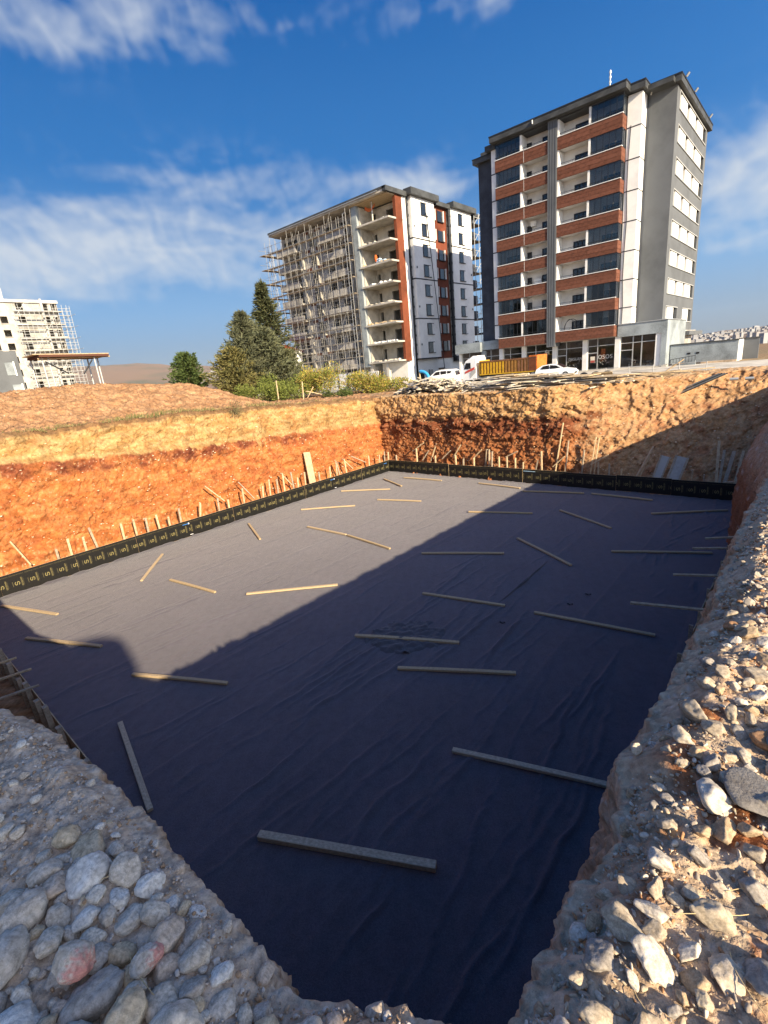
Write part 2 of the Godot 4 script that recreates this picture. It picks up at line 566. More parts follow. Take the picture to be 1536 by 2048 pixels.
func left_face(v: float, t: float) -> Vector3:
	var T := 5.5
	var top := left_top(v)
	if t <= T:
		var k: float = t / T
		var y := lerpf(FLOOR - 0.1, top, k)
		var yel := band_y(v)
		var u := -21.45 - 0.75 * k - 0.25 * smoothstep(yel - 0.15, yel + 0.25, y)
		u += nz_c.get_noise_3d(v * 0.55, y * 0.9, 0.0) * 0.22 + nz_c.get_noise_3d(v * 2.4, y * 3.2, 7.0) * 0.075 + nz_r.get_noise_3d(v * 3.4, y * 1.3, 2.0) * 0.06 + nz_c.get_noise_3d(v * 8.0, y * 9.0, 5.0) * 0.06
		u += 0.5 * (1.0 - smoothstep(0.0, 0.16, k)) * (0.55 + nz_a.get_noise_1d(v * 1.6))
		u -= 0.16 * smoothstep(0.955, 1.0, k)
		# cracks and washed runnels
		u -= 0.09 * smoothstep(0.62, 0.8, nz_a.get_noise_2d(v * 1.7 + 0.35 * nz_a.get_noise_2d(v * 2.0, y * 2.0), y * 0.22 + 80.0))
		return P(u, v, y + nz_a.get_noise_2d(v * 3.0, t * 3.0) * 0.03)
	var d: float = t - T
	var crest: float = table(v, [-6.0, 6.3, 9.6, 11.9, 14.2, 15.5, 16.9, 18.3, 19.3, 20.4, 23.0], [2.3, 2.17, 2.28, 2.17, 1.92, 1.9, 1.5, 0.75, 0.3, 0.08, -0.05])
	var h := smoothstep(0.3, 8.0, d) * (1.0 - smoothstep(8.8, 17.0, d))
	var y2 := lerpf(lerpf(top, land(-22.5 - d, v), smoothstep(5.0, 18.0, d)), crest, h * smoothstep(0.0, 1.0, crest + 0.4))
	y2 += (nz_c.get_noise_2d(v * 0.9, d * 0.9) * 0.14 + nz_c.get_noise_2d(v * 4.0, d * 4.0) * 0.10 + nz_r.get_noise_2d(v * 2.0, d * 2.0) * 0.05) * smoothstep(0.0, 0.6, d)
	return P(-22.6 - d, v, y2)

func build_left_wall() -> void:
	var T := 5.5
	var ss := join(join(steps(-12.0, 1.0, 0.4), steps(1.0, 27.0, 0.045)), steps(27.0, 36.0, 0.3))
	var ts := join(join(join(steps(0.0, 1.2, 0.07), steps(1.2, T, 0.045)), steps(T, T + 9.0, 0.09)), steps(T + 9.0, T + 26.0, 0.8))
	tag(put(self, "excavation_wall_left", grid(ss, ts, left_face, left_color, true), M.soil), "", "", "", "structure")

func band_y(v: float) -> float:
	return table(v, [-6.0, 3.8, 7.1, 11.5, 17.6, 25.0], [-0.2, -0.43, -0.8, -1.15, -1.4, -1.85]) + nz_a.get_noise_2d(v * 1.2, 50.0) * 0.16 + nz_a.get_noise_2d(v * 5.0, 70.0) * 0.06

func left_color(v: float, t: float, p: Vector3, _n: Vector3) -> Color:
	var q := nz_c.get_noise_3d(p.x * 1.1, p.y * 1.6, p.z * 1.1)
	var q2 := nz_c.get_noise_3d(p.x * 5.0, p.y * 6.5, p.z * 5.0)
	var q3 := nz_c.get_noise_2d(p.z * 0.7, p.y * 3.4)
	if t > 5.5:
		var d := t - 5.5
		var c := Color(0.42, 0.225, 0.108).lerp(Color(0.53, 0.315, 0.165), clampf(0.5 + q * 1.4 + q2 * 0.8, 0.0, 1.0))
		c = c.lerp(Color(0.40, 0.19, 0.09), clampf(q2 * 2.2 - 0.3, 0.0, 0.7))
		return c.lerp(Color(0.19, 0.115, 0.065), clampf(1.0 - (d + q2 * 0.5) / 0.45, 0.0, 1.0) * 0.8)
	var top := left_top(v)
	var yb := band_y(v)
	var y := p.y
	var yellow := Color(0.40, 0.23, 0.085).lerp(Color(0.51, 0.335, 0.15), clampf(0.5 + q3 * 1.6 + q2 * 0.7, 0.0, 1.0)).lerp(Color(0.40, 0.185, 0.065), clampf(q * 2.2 - 0.3, 0.0, 0.7))
	var orange := Color(0.43, 0.142, 0.042).lerp(Color(0.53, 0.215, 0.078), clampf(0.45 + q3 * 1.3 + q2 * 1.2, 0.0, 1.0)).lerp(Color(0.36, 0.105, 0.038), clampf(q * 2.0 - 0.15, 0.0, 0.75))
	orange = orange.lerp(Color(0.58, 0.385, 0.21), clampf(q2 * 2.6 - 0.95 + 0.6 * (1.0 - smoothstep(-4.7, -3.3, y)), 0.0, 0.8))
	var dark := Color(0.15, 0.042, 0.022).lerp(Color(0.26, 0.085, 0.04), clampf(0.4 + q2 * 1.6, 0.0, 1.0)).lerp(Color(0.58, 0.42, 0.29), clampf(q2 * 4.0 - 1.5, 0.0, 0.9))
	var c := orange
	var thick := table(v, [0.0, 4.0, 9.0, 17.0, 19.0, 24.0], [0.45, 0.5, 0.42, 0.42, 0.3, 0.25]) + q * 0.18
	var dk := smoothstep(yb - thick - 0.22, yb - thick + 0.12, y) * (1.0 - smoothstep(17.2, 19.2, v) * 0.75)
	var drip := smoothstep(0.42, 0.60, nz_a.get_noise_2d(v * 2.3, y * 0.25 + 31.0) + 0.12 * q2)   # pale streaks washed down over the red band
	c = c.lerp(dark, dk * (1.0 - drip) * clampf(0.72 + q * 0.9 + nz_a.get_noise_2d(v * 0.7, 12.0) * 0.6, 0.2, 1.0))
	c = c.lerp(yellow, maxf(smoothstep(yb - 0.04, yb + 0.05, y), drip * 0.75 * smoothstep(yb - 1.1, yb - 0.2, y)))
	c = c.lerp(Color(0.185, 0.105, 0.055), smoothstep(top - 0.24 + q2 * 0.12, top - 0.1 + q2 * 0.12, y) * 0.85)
	return c

func far_batter(u: float) -> float:
	return table(u, [-24.0, -14.0, -10.5, -8.5, -6.0, -3.0, 0.0, 6.0], [0.55, 0.6, 0.9, 1.9, 4.2, 6.2, 7.2, 7.5])

func far_face(u: float, t: float) -> Vector3:
	var T := 5.4
	var top := table(u, [-24.0, -13.0, -10.0, -7.0, -3.0, 4.0], [-0.1, -0.09, 0.02, 0.05, 0.02, 0.0]) + nz_a.get_noise_2d(u * 0.8, 20.0) * 0.09 + nz_a.get_noise_2d(u * 4.0, 25.0) * 0.05
	var bt := far_batter(u)
	if t <= T:
		var k: float = t / T
		var y := lerpf(FLOOR - 0.1, top, k)
		var steep := 1.0 - smoothstep(-10.0, -6.5, u)
		var v := 24.15 + bt * pow(k, lerpf(0.9, 1.15, steep))
		# teeth of the digger left slanting ribs in the steep part; the right part is a tipped slope
		var slant: float = u - y * 0.6 + 0.8 * nz_c.get_noise_2d(u * 0.5, y * 0.8 + 9.0)
		v += steep * (0.20 * nz_c.get_noise_2d(u * 0.6, y * 0.6) + 0.12 * nz_c.get_noise_2d(slant * 1.8, y * 1.9 + 3.0) + 0.09 * nz_c.get_noise_2d(slant * 4.2, y * 4.4) + 0.055 * nz_c.get_noise_2d(u * 11.0, y * 11.0))
		v -= steep * 0.30 * smoothstep(0.42, 0.62, k) * smoothstep(1.0, 0.72, k) * (nz_c.get_noise_2d(u * 0.8, y * 1.7 + 77.0) + 0.3)
		v += (1.0 - steep) * (0.35 * nz_c.get_noise_2d(u * 0.5, y * 0.6) + 0.16 * nz_c.get_noise_2d(u * 2.5, y * 3.0) + 0.06 * nz_c.get_noise_2d(u * 9.0, y * 11.0))
		v -= 0.5 * (1.0 - smoothstep(0.0, 0.14, k)) * (0.5 + nz_a.get_noise_1d(u * 1.4))
		return P(u, v, y + nz_a.get_noise_2d(u * 4.0, t * 4.0) * 0.04)
	var d: float = t - T
	var y2 := lerpf(top, land(u, 24.2 + bt + d), smoothstep(0.0, 14.0, d)) + nz_c.get_noise_2d(u * 1.2, d * 1.2) * 0.07 + nz_c.get_noise_2d(u * 5.0, d * 5.0) * 0.035
	return P(u, 24.2 + bt + d, y2)

func build_far_wall() -> void:
	var T := 5.4
	var ss := join(join(steps(-30.0, -22.0, 0.4), steps(-22.0, 1.0, 0.05)), steps(1.0, 16.0, 0.5))
	var ts := join(join(join(steps(0.0, 1.0, 0.07), steps(1.0, T, 0.05)), steps(T, T + 5.0, 0.12)), steps(T + 5.0, T + 20.0, 0.7))
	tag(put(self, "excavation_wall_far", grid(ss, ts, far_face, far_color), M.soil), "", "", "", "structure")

func far_color(u: float, t: float, p: Vector3, _n: Vector3) -> Color:
	var q := nz_c.get_noise_3d(p.x * 1.0, p.y * 1.4, p.z * 1.0 + 40.0)
	var q2 := nz_c.get_noise_3d(p.x * 5.0, p.y * 6.0, p.z * 5.0 + 40.0)
	if t > 5.4:
		var c := Color(0.46, 0.27, 0.13).lerp(Color(0.56, 0.39, 0.23), clampf(0.5 + q * 1.3 + q2, 0.0, 1.0))
		return c
	var y := p.y + q * 0.5
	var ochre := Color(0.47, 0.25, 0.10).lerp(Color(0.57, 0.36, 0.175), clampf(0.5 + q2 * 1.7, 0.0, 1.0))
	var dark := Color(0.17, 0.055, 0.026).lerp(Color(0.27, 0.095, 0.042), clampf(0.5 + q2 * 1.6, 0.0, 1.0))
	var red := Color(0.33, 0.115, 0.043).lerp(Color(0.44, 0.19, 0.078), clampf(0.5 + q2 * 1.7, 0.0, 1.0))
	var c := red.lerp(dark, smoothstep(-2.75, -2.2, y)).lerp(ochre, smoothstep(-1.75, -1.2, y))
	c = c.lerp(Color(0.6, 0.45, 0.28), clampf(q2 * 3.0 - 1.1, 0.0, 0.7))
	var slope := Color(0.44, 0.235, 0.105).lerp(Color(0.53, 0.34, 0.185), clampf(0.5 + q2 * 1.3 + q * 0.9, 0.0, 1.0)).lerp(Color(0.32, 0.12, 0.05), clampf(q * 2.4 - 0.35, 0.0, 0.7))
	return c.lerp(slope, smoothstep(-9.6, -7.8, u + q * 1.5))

# The bank the picture is taken from: one strip that follows the rim of the cut, from the near edge round the corner to the right edge.
func near_v(u: float) -> float:
	return table(u, [-40.0, -6.0, -3.6, -3.39, -2.94, -2.2, -1.86, -1.5, -1.25, -0.99, -0.89, -0.78, -0.59, -0.45], [-0.6, -0.35, 0.14, 0.25, 0.36, 0.425, 0.45, 0.455, 0.47, 0.45, 0.48, 0.57, 0.66, 0.73])

func right_u(v: float) -> float:
	return table(v, [0.72, 0.91, 1.19, 1.61, 1.98, 2.38, 3.14, 3.79, 4.79, 5.94, 7.1, 10.0, 40.0], [-0.45, -0.43, -0.45, -0.40, -0.475, -0.43, -0.405, -0.40, -0.41, -0.42, -0.38, -0.4, -0.4])

func rim(s: float) -> Array:
	var w := nz_a.get_noise_2d(s * 1.3, 300.0) * 0.05 * smoothstep(0.2, 1.2, s) + nz_a.get_noise_2d(s * 3.6, 310.0) * lerpf(0.035, 0.06, smoothstep(0.0, 0.5, s)) + nz_a.get_noise_2d(s * 13.0, 320.0) * 0.022 + nz_a.get_noise_2d(s * 40.0, 330.0) * 0.01
	var a := smoothstep(-0.24, 0.24, s) * PI / 2
	var inl := Vector2(sin(a), -cos(a))
	var o := Vector2(-0.45 + s, near_v(-0.45 + s)) if s < 0.0 else Vector2(right_u(0.72 + s), 0.72 + s)
	return [o - inl * w, inl]

func bank_pos(s: float, t: float) -> Vector3:
	var r := rim(s)
	var o: Vector2 = r[0]
	var inl: Vector2 = r[1]
	var rt := smoothstep(-0.2, 0.4, s)
	var lip := lerpf(0.07, 0.17, rt)
	var roll := lerpf(0.16, 0.27, rt)
	if t >= 0.0:
		var q := o + inl * t
		var y := -lip * pow(1.0 - smoothstep(0.0, roll, t), 1.3)
		var k := minf(1.0, t / 0.15)
		y += nz_c.get_noise_2d(q.x * 1.6, q.y * 1.6) * 0.045 * k + nz_c.get_noise_2d(q.x * 7.0, q.y * 7.0) * 0.022 + absf(nz_c.get_noise_2d(q.x * 21.0, q.y * 21.0)) * 0.014 + nz_c.get_noise_2d(q.x * 60.0, q.y * 60.0) * 0.005
		y += lerpf(0.0, land(q.x, q.y), smoothstep(8.0, 40.0, t))
		return P(q.x, q.y, y)
	var dd := -t
	var out := lerpf(0.16 * minf(dd, 3.0), 0.15 * minf(dd, 3.0), rt)
	if s > 13.0: out += smoothstep(13.0, 19.0, s) * smoothstep(0.4, 2.0, dd) * 0.85
	var k2 := smoothstep(0.0, 0.25, dd)
	out += (nz_c.get_noise_2d(s * 0.9, dd * 1.1 + 60.0) * 0.14 * minf(1.0, dd * 0.5) + nz_c.get_noise_2d(s * 4.0, dd * 4.0 + 60.0) * 0.06 + nz_c.get_noise_2d(s * 11.0, dd * 11.0) * 0.03 + nz_c.get_noise_2d(s * 45.0, dd * 45.0) * 0.007) * (0.35 + 0.65 * k2)
	var q2 := o - inl * out
	return P(q2.x, q2.y, -lip - dd)

func build_bank() -> void:
	var ss := join(join(join(join(join(join(steps(-45.0, -6.0, 0.6), steps(-6.0, -0.4, 0.016)), steps(-0.4, 0.5, 0.012)), steps(0.5, 4.5, 0.016)), steps(4.5, 10.0, 0.03)), steps(10.0, 27.0, 0.09)), steps(27.0, 45.0, 0.6))
	var ts := join(join(join(join(join(steps(-4.9, -1.4, 0.11), steps(-1.4, -0.35, 0.03)), steps(-0.35, 0.9, 0.014)), steps(0.9, 2.5, 0.07)), steps(2.5, 8.0, 0.5)), steps(8.0, 46.0, 4.0))
	var m := grid(ss, ts, bank_pos, bank_color)
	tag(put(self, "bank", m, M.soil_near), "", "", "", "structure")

func bank_color(s: float, t: float, p: Vector3, _n: Vector3) -> Color:
	var q := nz_c.get_noise_3d(p.x * 1.7, p.y * 1.7, p.z * 1.7)
	var q2 := nz_c.get_noise_3d(p.x * 9.0, p.y * 9.0, p.z * 9.0)
	var q3 := nz_c.get_noise_3d(p.x * 38.0, p.y * 38.0, p.z * 38.0)
	var rt := smoothstep(-0.3, 0.3, s)
	var dust := Color(0.64, 0.47, 0.325).lerp(Color(0.77, 0.61, 0.45), clampf(0.5 + q2 * 1.5 + q3 * 1.2, 0.0, 1.0)).lerp(Color(0.58, 0.44, 0.29), rt * 0.75)
	var brown := Color(0.50, 0.325, 0.195).lerp(Color(0.60, 0.42, 0.27), clampf(0.5 + q2 * 1.6 + q3, 0.0, 1.0))
	var c := dust.lerp(brown, clampf(q * 2.2 + 0.25, 0.0, 1.0) * 0.8)
	c = c.lerp(Color(0.37, 0.15, 0.065), smoothstep(0.08, 0.3, nz_c.get_noise_2d(p.x * 2.6 + 13.0, p.z * 1.5) + 0.15 * q2) * rt * smoothstep(0.1, 0.25, t))
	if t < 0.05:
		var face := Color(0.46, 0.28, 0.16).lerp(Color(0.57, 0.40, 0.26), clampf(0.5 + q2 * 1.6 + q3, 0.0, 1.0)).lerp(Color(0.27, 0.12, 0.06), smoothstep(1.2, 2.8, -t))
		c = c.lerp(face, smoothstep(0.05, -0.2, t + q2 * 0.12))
	c = c.lerp(Color(0.62, 0.58, 0.53), clampf(q3 * 4.0 - 1.5, 0.0, 0.7))
	return c

func build_floor() -> void:
	# soil bed under the felt and behind the shutters
	var bed := grid(steps(-22.6, 0.2, 0.25), steps(-0.6, 26.0, 0.25), func(u, v): return P(u, v, FLOOR - 0.09 + nz_c.get_noise_2d(u * 1.5, v * 1.5) * 0.04 + (0.12 if u < -20.9 or v > 23.85 or u > -1.4 or v < 1.4 else 0.0)), func(u, v, _p, _n): return Color(0.45, 0.22, 0.09).lerp(Color(0.56, 0.38, 0.22), clampf(0.5 + nz_c.get_noise_2d(u * 3.0, v * 3.0) * 1.5, 0.0, 1.0)))
	tag(put(self, "pit_bed", bed, M.soil), "", "", "", "structure")
	var us := steps(-20.76, -1.42, 0.035)
	var vs := steps(1.48, 23.68, 0.11)
	var nu := us.size()
	var nv := vs.size()
	var hh := PackedFloat32Array()
	hh.resize(nu * nv)
	rng.seed = 77
	var folds := []
	for k in 95:
		folds.append([rng.randf_range(-20.3, -1.8), rng.randf_range(1.5, 22.5), rng.randf_range(0.5, 3.2), rng.randf_range(-0.14, 0.14), rng.randf_range(0.006, 0.024), rng.randf_range(0.022, 0.045)])
	for k in 60:   # loose, more rumpled cloth near the bank and along the right
		folds.append([rng.randf_range(-8.0, -1.7), rng.randf_range(1.5, 9.0), rng.randf_range(1.0, 5.5), rng.randf_range(-0.22, 0.12), rng.randf_range(0.014, 0.045), rng.randf_range(0.024, 0.045)])
	for k in 30:
		folds.append([rng.randf_range(-3.6, -1.7), rng.randf_range(13.0, 22.5), rng.randf_range(0.8, 2.2), rng.randf_range(-0.3, 0.3), rng.randf_range(0.01, 0.035), rng.randf_range(0.03, 0.06)])
	for k in 34:
		folds.append([rng.randf_range(-17.0, -7.0), rng.randf_range(1.5, 6.0), rng.randf_range(0.8, 2.6), rng.randf_range(-0.25, 0.25), rng.randf_range(0.008, 0.026), rng.randf_range(0.025, 0.05)])
	for f in folds:
		var j0 := int(maxf(0.0, (f[1] - vs[0]) / 0.11))
		var j1 := int(minf(nv - 1.0, (f[1] + f[2] - vs[0]) / 0.11))
		for j in range(j0, j1 + 1):
			var w: float = (vs[j] - f[1]) / f[2]
			var cu: float = f[0] + f[3] * (vs[j] - f[1]) + 0.10 * nz_a.get_noise_2d(vs[j] * 0.9, f[0] * 5.0)
			var env := sin(clampf(w, 0.0, 1.0) * PI)
			var i0 := int((cu - 0.16 - us[0]) / 0.035)
			for i in range(maxi(0, i0), mini(nu - 1, i0 + 11)):
				var x: float = (us[i] - cu) / f[5]
				hh[i * nv + j] += f[4] * env * exp(-x * x)
	var m := grid(range_f(nu), range_f(nv), func(a, b):
		var i := int(a)
		var j := int(b)
		var u := us[i]
		var v := vs[j]
		var st := strip(u, v)
		var y: float = FLOOR + hh[i * nv + j] + 0.012 * st[1] + nz_c.get_noise_2d(u * 0.5, v * 0.5) * 0.012 + nz_c.get_noise_2d(u * 2.2, v * 1.2) * 0.004
		y += 0.05 * (1.0 - smoothstep(0.0, 0.25, minf(minf(u + 20.76, -1.42 - u), minf(v - 1.48, 23.68 - v)))) * (0.6 + nz_a.get_noise_2d(u * 2.0, v * 2.0))
		return P(u, v, y),
		func(a, b, p, _n):
			var st := strip(us[int(a)], vs[int(b)])
			var k: float = 1.0 + 0.14 * st[2] + 0.10 * nz_c.get_noise_2d(p.x * 0.35, p.z * 0.35)
			return Color(0.112 * k, 0.101 * k, 0.118 * k))
	tag(put(self, "geotextile_floor", m, M.felt), "", "", "", "structure")
	# where two rolls gape the upper edge stands up and curls over; a rumpled scrap and a few dropped bits
	var flap := grid(steps(0.0, 1.0, 0.03), steps(0.0, 1.0, 0.1), func(a, b):
		var lift: float = sin(a * PI) * (0.75 + 0.25 * sin(a * 17.0))
		var an: float = b * 2.5
		return P(-6.02 - a * 0.04 + (0.02 + 0.06 * lift) * (1.0 - cos(an)) * 0.8, 10.9 + a * 3.4, 0.012 + 0.075 * lift * sin(an)),
		func(_a, _b, _p, _n): return Color(0.10, 0.096, 0.106))
	var so := put(self, "felt_lap", flap, M.felt)
	so.position.y = FLOOR
	tag(so, "curled edge of a felt roll standing up right of centre", "felt edge")
	var dark_felt: StandardMaterial3D = M.felt.duplicate()
	var sc := grid(steps(-1.0, 1.0, 0.04), steps(-0.75, 0.75, 0.04), func(x, z):
		var e: float = maxf(0.0, 1.0 - Vector2(x, z * 1.3).length() * (0.95 + 0.4 * nz_a.get_noise_2d(x * 2.0, z * 2.0 + 4.0)))
		return Vector3(x, smoothstep(0.0, 0.25, e) * (0.035 + absf(nz_a.get_noise_2d(x * 1.4 + z, z * 2.2)) * 0.13) - 0.03, z),
		func(_x, _z, _p, _n): return Color(0.10, 0.096, 0.106))
	var sp := put(self, "felt_scrap", sc, dark_felt)
	sp.transform = Transform3D(Basis(Vector3.UP, 0.6), P(-7.1, 8.15, FLOOR + 0.02))
	tag(sp, "crumpled scrap of dark felt under a batten at mid floor", "felt scrap")
	var bits := [[-4.35, 11.8, "dark crumb of felt nearest the curled felt edge"], [-4.15, 12.6, "dark crumb of felt highest right of the curled edge"], [-5.4, 10.0, "dark crumb of felt below the curled edge"]]
	for q in bits:
		var bm := MB.new()
		for k in 5: bm.box(Vector3(k * 0.03 - 0.06, 0.012 + 0.012 * sin(k * 2.0), 0.02 * sin(k * 1.3)), Vector3(0.03, 0.01, 0.04), Basis(Vector3.UP, k * 0.7) * Basis(Vector3.RIGHT, k * 0.3))
		var o := put(self, "felt_crumb", bm.mesh(), M.black)
		o.position = P(q[0], q[1], FLOOR + 0.02)
		tag(o, q[2], "felt crumb", "crumbs of felt on the floor")

func range_f(n: int) -> PackedFloat32Array:
	var r := PackedFloat32Array()
	for k in n: r.append(k)
	return r

# rolls of felt laid side by side along v, lapped
func strip(u: float, v: float) -> Array:
	var x := (u + 0.05 * nz_a.get_noise_2d(v * 0.35, floorf((u + 21.0) / 2.15) * 9.0) + 21.0) / 2.15
	var f: float = x - floorf(x)
	return [floorf(x), smoothstep(0.97, 0.985, f) + 1.0 - smoothstep(0.0, 0.1, f), sin(floorf(x) * 12.9898) ]

func print_tex() -> ImageTexture:
	# one repeat (0.47 m x 0.75 m) of the film-faced board: edge lettering, rules, a large S lying on its side and a line of small capitals
	var w := 192
	var h := 304
	var im := Image.create(w, h, false, Image.FORMAT_RGB8)
	im.fill(C(0.010, 0.010, 0.010))
	var ink := C(0.21, 0.18, 0.075)
	var pale := C(0.16, 0.14, 0.07)
	var ns := noise(5, 0.05, 3)
	for y in h:
		for x in w:
			var q := 0.010 + 0.006 * ns.get_noise_2d(x, y)
			im.set_pixel(x, y, C(q, q * 0.98, q * 0.9))
	var glyphs := {"S": [14, 17, 16, 14, 1, 17, 14], "E": [31, 16, 16, 30, 16, 16, 31], "R": [30, 17, 17, 30, 20, 18, 17], "G": [14, 17, 16, 23, 17, 17, 14], "B": [30, 17, 17, 30, 17, 17, 30], "I": [14, 4, 4, 4, 4, 4, 14], "C": [14, 17, 16, 16, 16, 17, 14], "H": [17, 17, 17, 31, 17, 17, 17], "M": [17, 27, 21, 21, 17, 17, 17], "A": [14, 17, 17, 31, 17, 17, 17], "N": [17, 25, 21, 19, 17, 17, 17]}
	var x0 := 6
	for ch in "SERGEBIRCH":
		for r in 7:
			for c in 5:
				if glyphs[ch][r] & (16 >> c): im.fill_rect(Rect2i(x0 + c * 3, 30 + r * 2, 2, 2), pale)
		x0 += 18
	# S on its side, top to the left
	for y in range(100, 240):
		for x in range(46, 120):
			var p := Vector2(x - 82, y - 168)
			var a := Vector2(-p.y, p.x)   # turned a quarter
			var d := 99.0
			var c1 := a - Vector2(0, -14)
			var c2 := a - Vector2(0, 14)
			if c1.x < 6.0 or c1.y < 0.0: d = minf(d, absf(Vector2(c1.x / 1.5, c1.y).length() - 14.0))
			if c2.x > -6.0 or c2.y > 0.0: d = minf(d, absf(Vector2(c2.x / 1.5, c2.y).length() - 14.0))
			if d < 4.2: im.set_pixel(x, y, ink)
	im.fill_rect(Rect2i(26, 130, 4, 76), pale)
	var y0 := 222
	for ch in "SERGEMAN":
		for r in 7:
			for c in 5:
				if glyphs[ch][r] & (16 >> c): im.fill_rect(Rect2i(132 + r * 3, y0 - c * 3, 3, 3), ink)
		y0 -= 17
	for k in 22: im.fill_rect(Rect2i(160, 104 + k * 5, 3, 3), pale)
	return ImageTexture.create_from_image(im)

func panel_mesh(l: float, h: float, along: Vector3, face: Vector3, shift: float) -> ArrayMesh:
	# a board of length l along "along", printed on the side it faces
	var mb := MB.new()
	var a := along * l / 2
	var f := face * 0.011
	var y := Vector3.UP * h / 2
	var n := l / 0.47
	mb.quad(-a + y + f, a + y + f, a - y + f, -a - y + f, Color.WHITE, Rect2(shift, 0, n, 1))
	return mb.mesh()

func build_forms() -> void:
	var film := StandardMaterial3D.new()
	film.albedo_texture = print_tex()
	film.roughness = 0.42
	film.metallic_specular = 0.4
	var ply: StandardMaterial3D = M.stake[0]
	var blue := mat(C(0.05, 0.22, 0.62), 0.5)
	var whitep := mat(C(0.8, 0.82, 0.85), 0.5)
	# left edge
	var f := thing("foundation_formwork", "black printed shutter boards on stakes below the lit orange soil wall", "formwork", P(-20.85, 12.0, FLOOR), 0.0, "shutters round the pit floor")
	var cuts := [-0.1, 2.55, 5.0, 7.3, 9.62, 11.95, 14.25, 16.5, 18.72, 21.1, 23.72]
	for k in 10:
		form_panel(f, P(-20.82 + 0.012 * (k % 2), (cuts[k] + cuts[k + 1]) / 2, -4.475 + 0.02 * sin(k * 3.1)), cuts[k + 1] - cuts[k] - 0.006, Vector3(0, 0, -1), Vector3.RIGHT, film, ply, k * 0.37)
	for j in [9.35, 18.45, 23.2]:
		var s := blk(f, "tape", -20.806, -20.80, j, j + 0.3, -4.26, -4.235, blue)
		blk(f, "tape", -20.806, -20.80, j + 0.22, j + 0.32, -4.275, -4.215, whitep)
		blk(f, "tape", -20.806, -20.80, j, j + 0.42, -4.785, -4.765, whitep)
		s.position.x += 0.003
	var ls := [[3.64,-4.06,3.28,-3.05],[4.49,-4.01,4.51,-3.75],[4.96,-4.02,4.96,-3.48],[5.47,-4.00,5.48,-3.57],[6.00,-4.02,5.76,-3.28],[6.93,-4.01,6.93,-3.45],[7.45,-4.07,7.44,-3.43],[7.92,-4.07,7.94,-3.51],[8.46,-4.09,8.39,-3.50],[8.87,-4.09,8.89,-3.73],[9.39,-4.09,9.43,-3.49],[10.20,-4.02,10.47,-3.53],[11.73,-3.75,10.94,-2.84],[11.31,-3.98,11.37,-3.52],[11.87,-3.99,11.89,-3.72],[12.73,-3.97,12.76,-3.38],[13.40,-4.08,12.71,-3.06],[13.82,-4.04,13.96,-3.53],[14.30,-4.01,14.39,-3.30],[14.83,-4.00,14.88,-3.38],[15.28,-4.03,15.30,-3.17],[15.90,-3.99,15.30,-3.17],[15.96,-3.93,15.85,-3.22],[16.19,-3.98,16.25,-3.61],[16.71,-4.07,16.78,-3.42],[17.83,-4.09,17.81,-3.64],[18.61,-4.06,18.68,-3.50],[19.15,-4.01,19.22,-3.28],[19.54,-4.06,19.26,-3.33],[20.07,-4.04,19.90,-3.29],[20.61,-4.03,19.90,-3.29],[21.81,-3.88,20.66,-3.27],[22.04,-4.06,22.05,-3.54],[23.03,-4.08,23.06,-3.64],[23.51,-4.04,23.58,-3.51]]
	stakes(f, ls, true)
	# far edge
	var g := thing("foundation_formwork", "black printed shutter boards with many stakes along the far pit edge", "formwork", P(-11.0, 23.75, FLOOR), 0.0, "shutters round the pit floor")
	var cu := [-20.8, -18.4, -16.1, -13.75, -11.4, -9.05, -6.7, -4.4, -1.45]
	for k in 8:
		form_panel(g, P((cu[k] + cu[k + 1]) / 2, 23.73 - 0.012 * (k % 2), -4.46 + 0.02 * sin(k * 2.3)), cu[k + 1] - cu[k] - 0.006, Vector3.RIGHT, Vector3(0, 0, 1), film, ply, k * 0.41)
	blk(g, "tape", -11.35, -10.7, 23.70, 23.712, -4.2, -4.175, mat(C(0.4, 0.6, 0.75), 0.5))
	var fs := [[-20.96,-4.11,-20.94,-3.59],[-20.24,-4.12,-20.26,-3.77],[-18.57,-4.03,-18.56,-3.28],[-18.89,-3.46,-18.08,-2.94],[-18.16,-4.01,-17.72,-3.41],[-17.52,-4.01,-17.21,-3.15],[-17.15,-4.04,-17.15,-3.67],[-16.68,-3.85,-16.14,-3.35],[-15.67,-4.03,-15.69,-3.57],[-15.88,-3.73,-15.39,-2.98],[-15.18,-4.04,-15.15,-3.77],[-14.46,-4.04,-14.45,-3.66],[-14.54,-3.74,-14.03,-3.21],[-13.33,-4.05,-13.27,-3.24],[-12.85,-4.06,-12.86,-3.51],[-12.37,-4.07,-12.39,-3.49],[-12.49,-3.53,-11.85,-3.22],[-11.88,-4.07,-11.89,-3.54],[-11.45,-4.08,-11.44,-3.76],[-10.86,-4.04,-10.61,-3.61],[-10.40,-4.05,-10.43,-3.12],[-9.84,-3.91,-9.28,-3.37],[-8.38,-3.72,-8.26,-2.97],[-7.95,-3.69,-7.19,-3.19],[-7.56,-4.07,-7.58,-3.54],[-7.06,-4.07,-7.08,-3.58],[-6.52,-4.09,-6.53,-3.80],[-3.68,-4.04,-3.68,-3.65],[-3.23,-4.06,-3.25,-3.83],[-1.72,-4.05,-1.75,-3.72]]
	stakes(g, fs, false)
	# right and near edges, seen from behind
	var r := thing("foundation_formwork", "dark shutter boards at the foot of the shaded right pit wall", "formwork", P(-1.43, 12.5, FLOOR), 0.0, "shutters round the pit floor")
	for k in 9:
		var a := 1.45 + k * 2.47
		form_panel(r, P(-1.39, a + 1.23, -4.57 if a < 9.0 else -4.47), 2.45, Vector3(0, 0, 1), Vector3.LEFT, film, ply, k * 0.3)
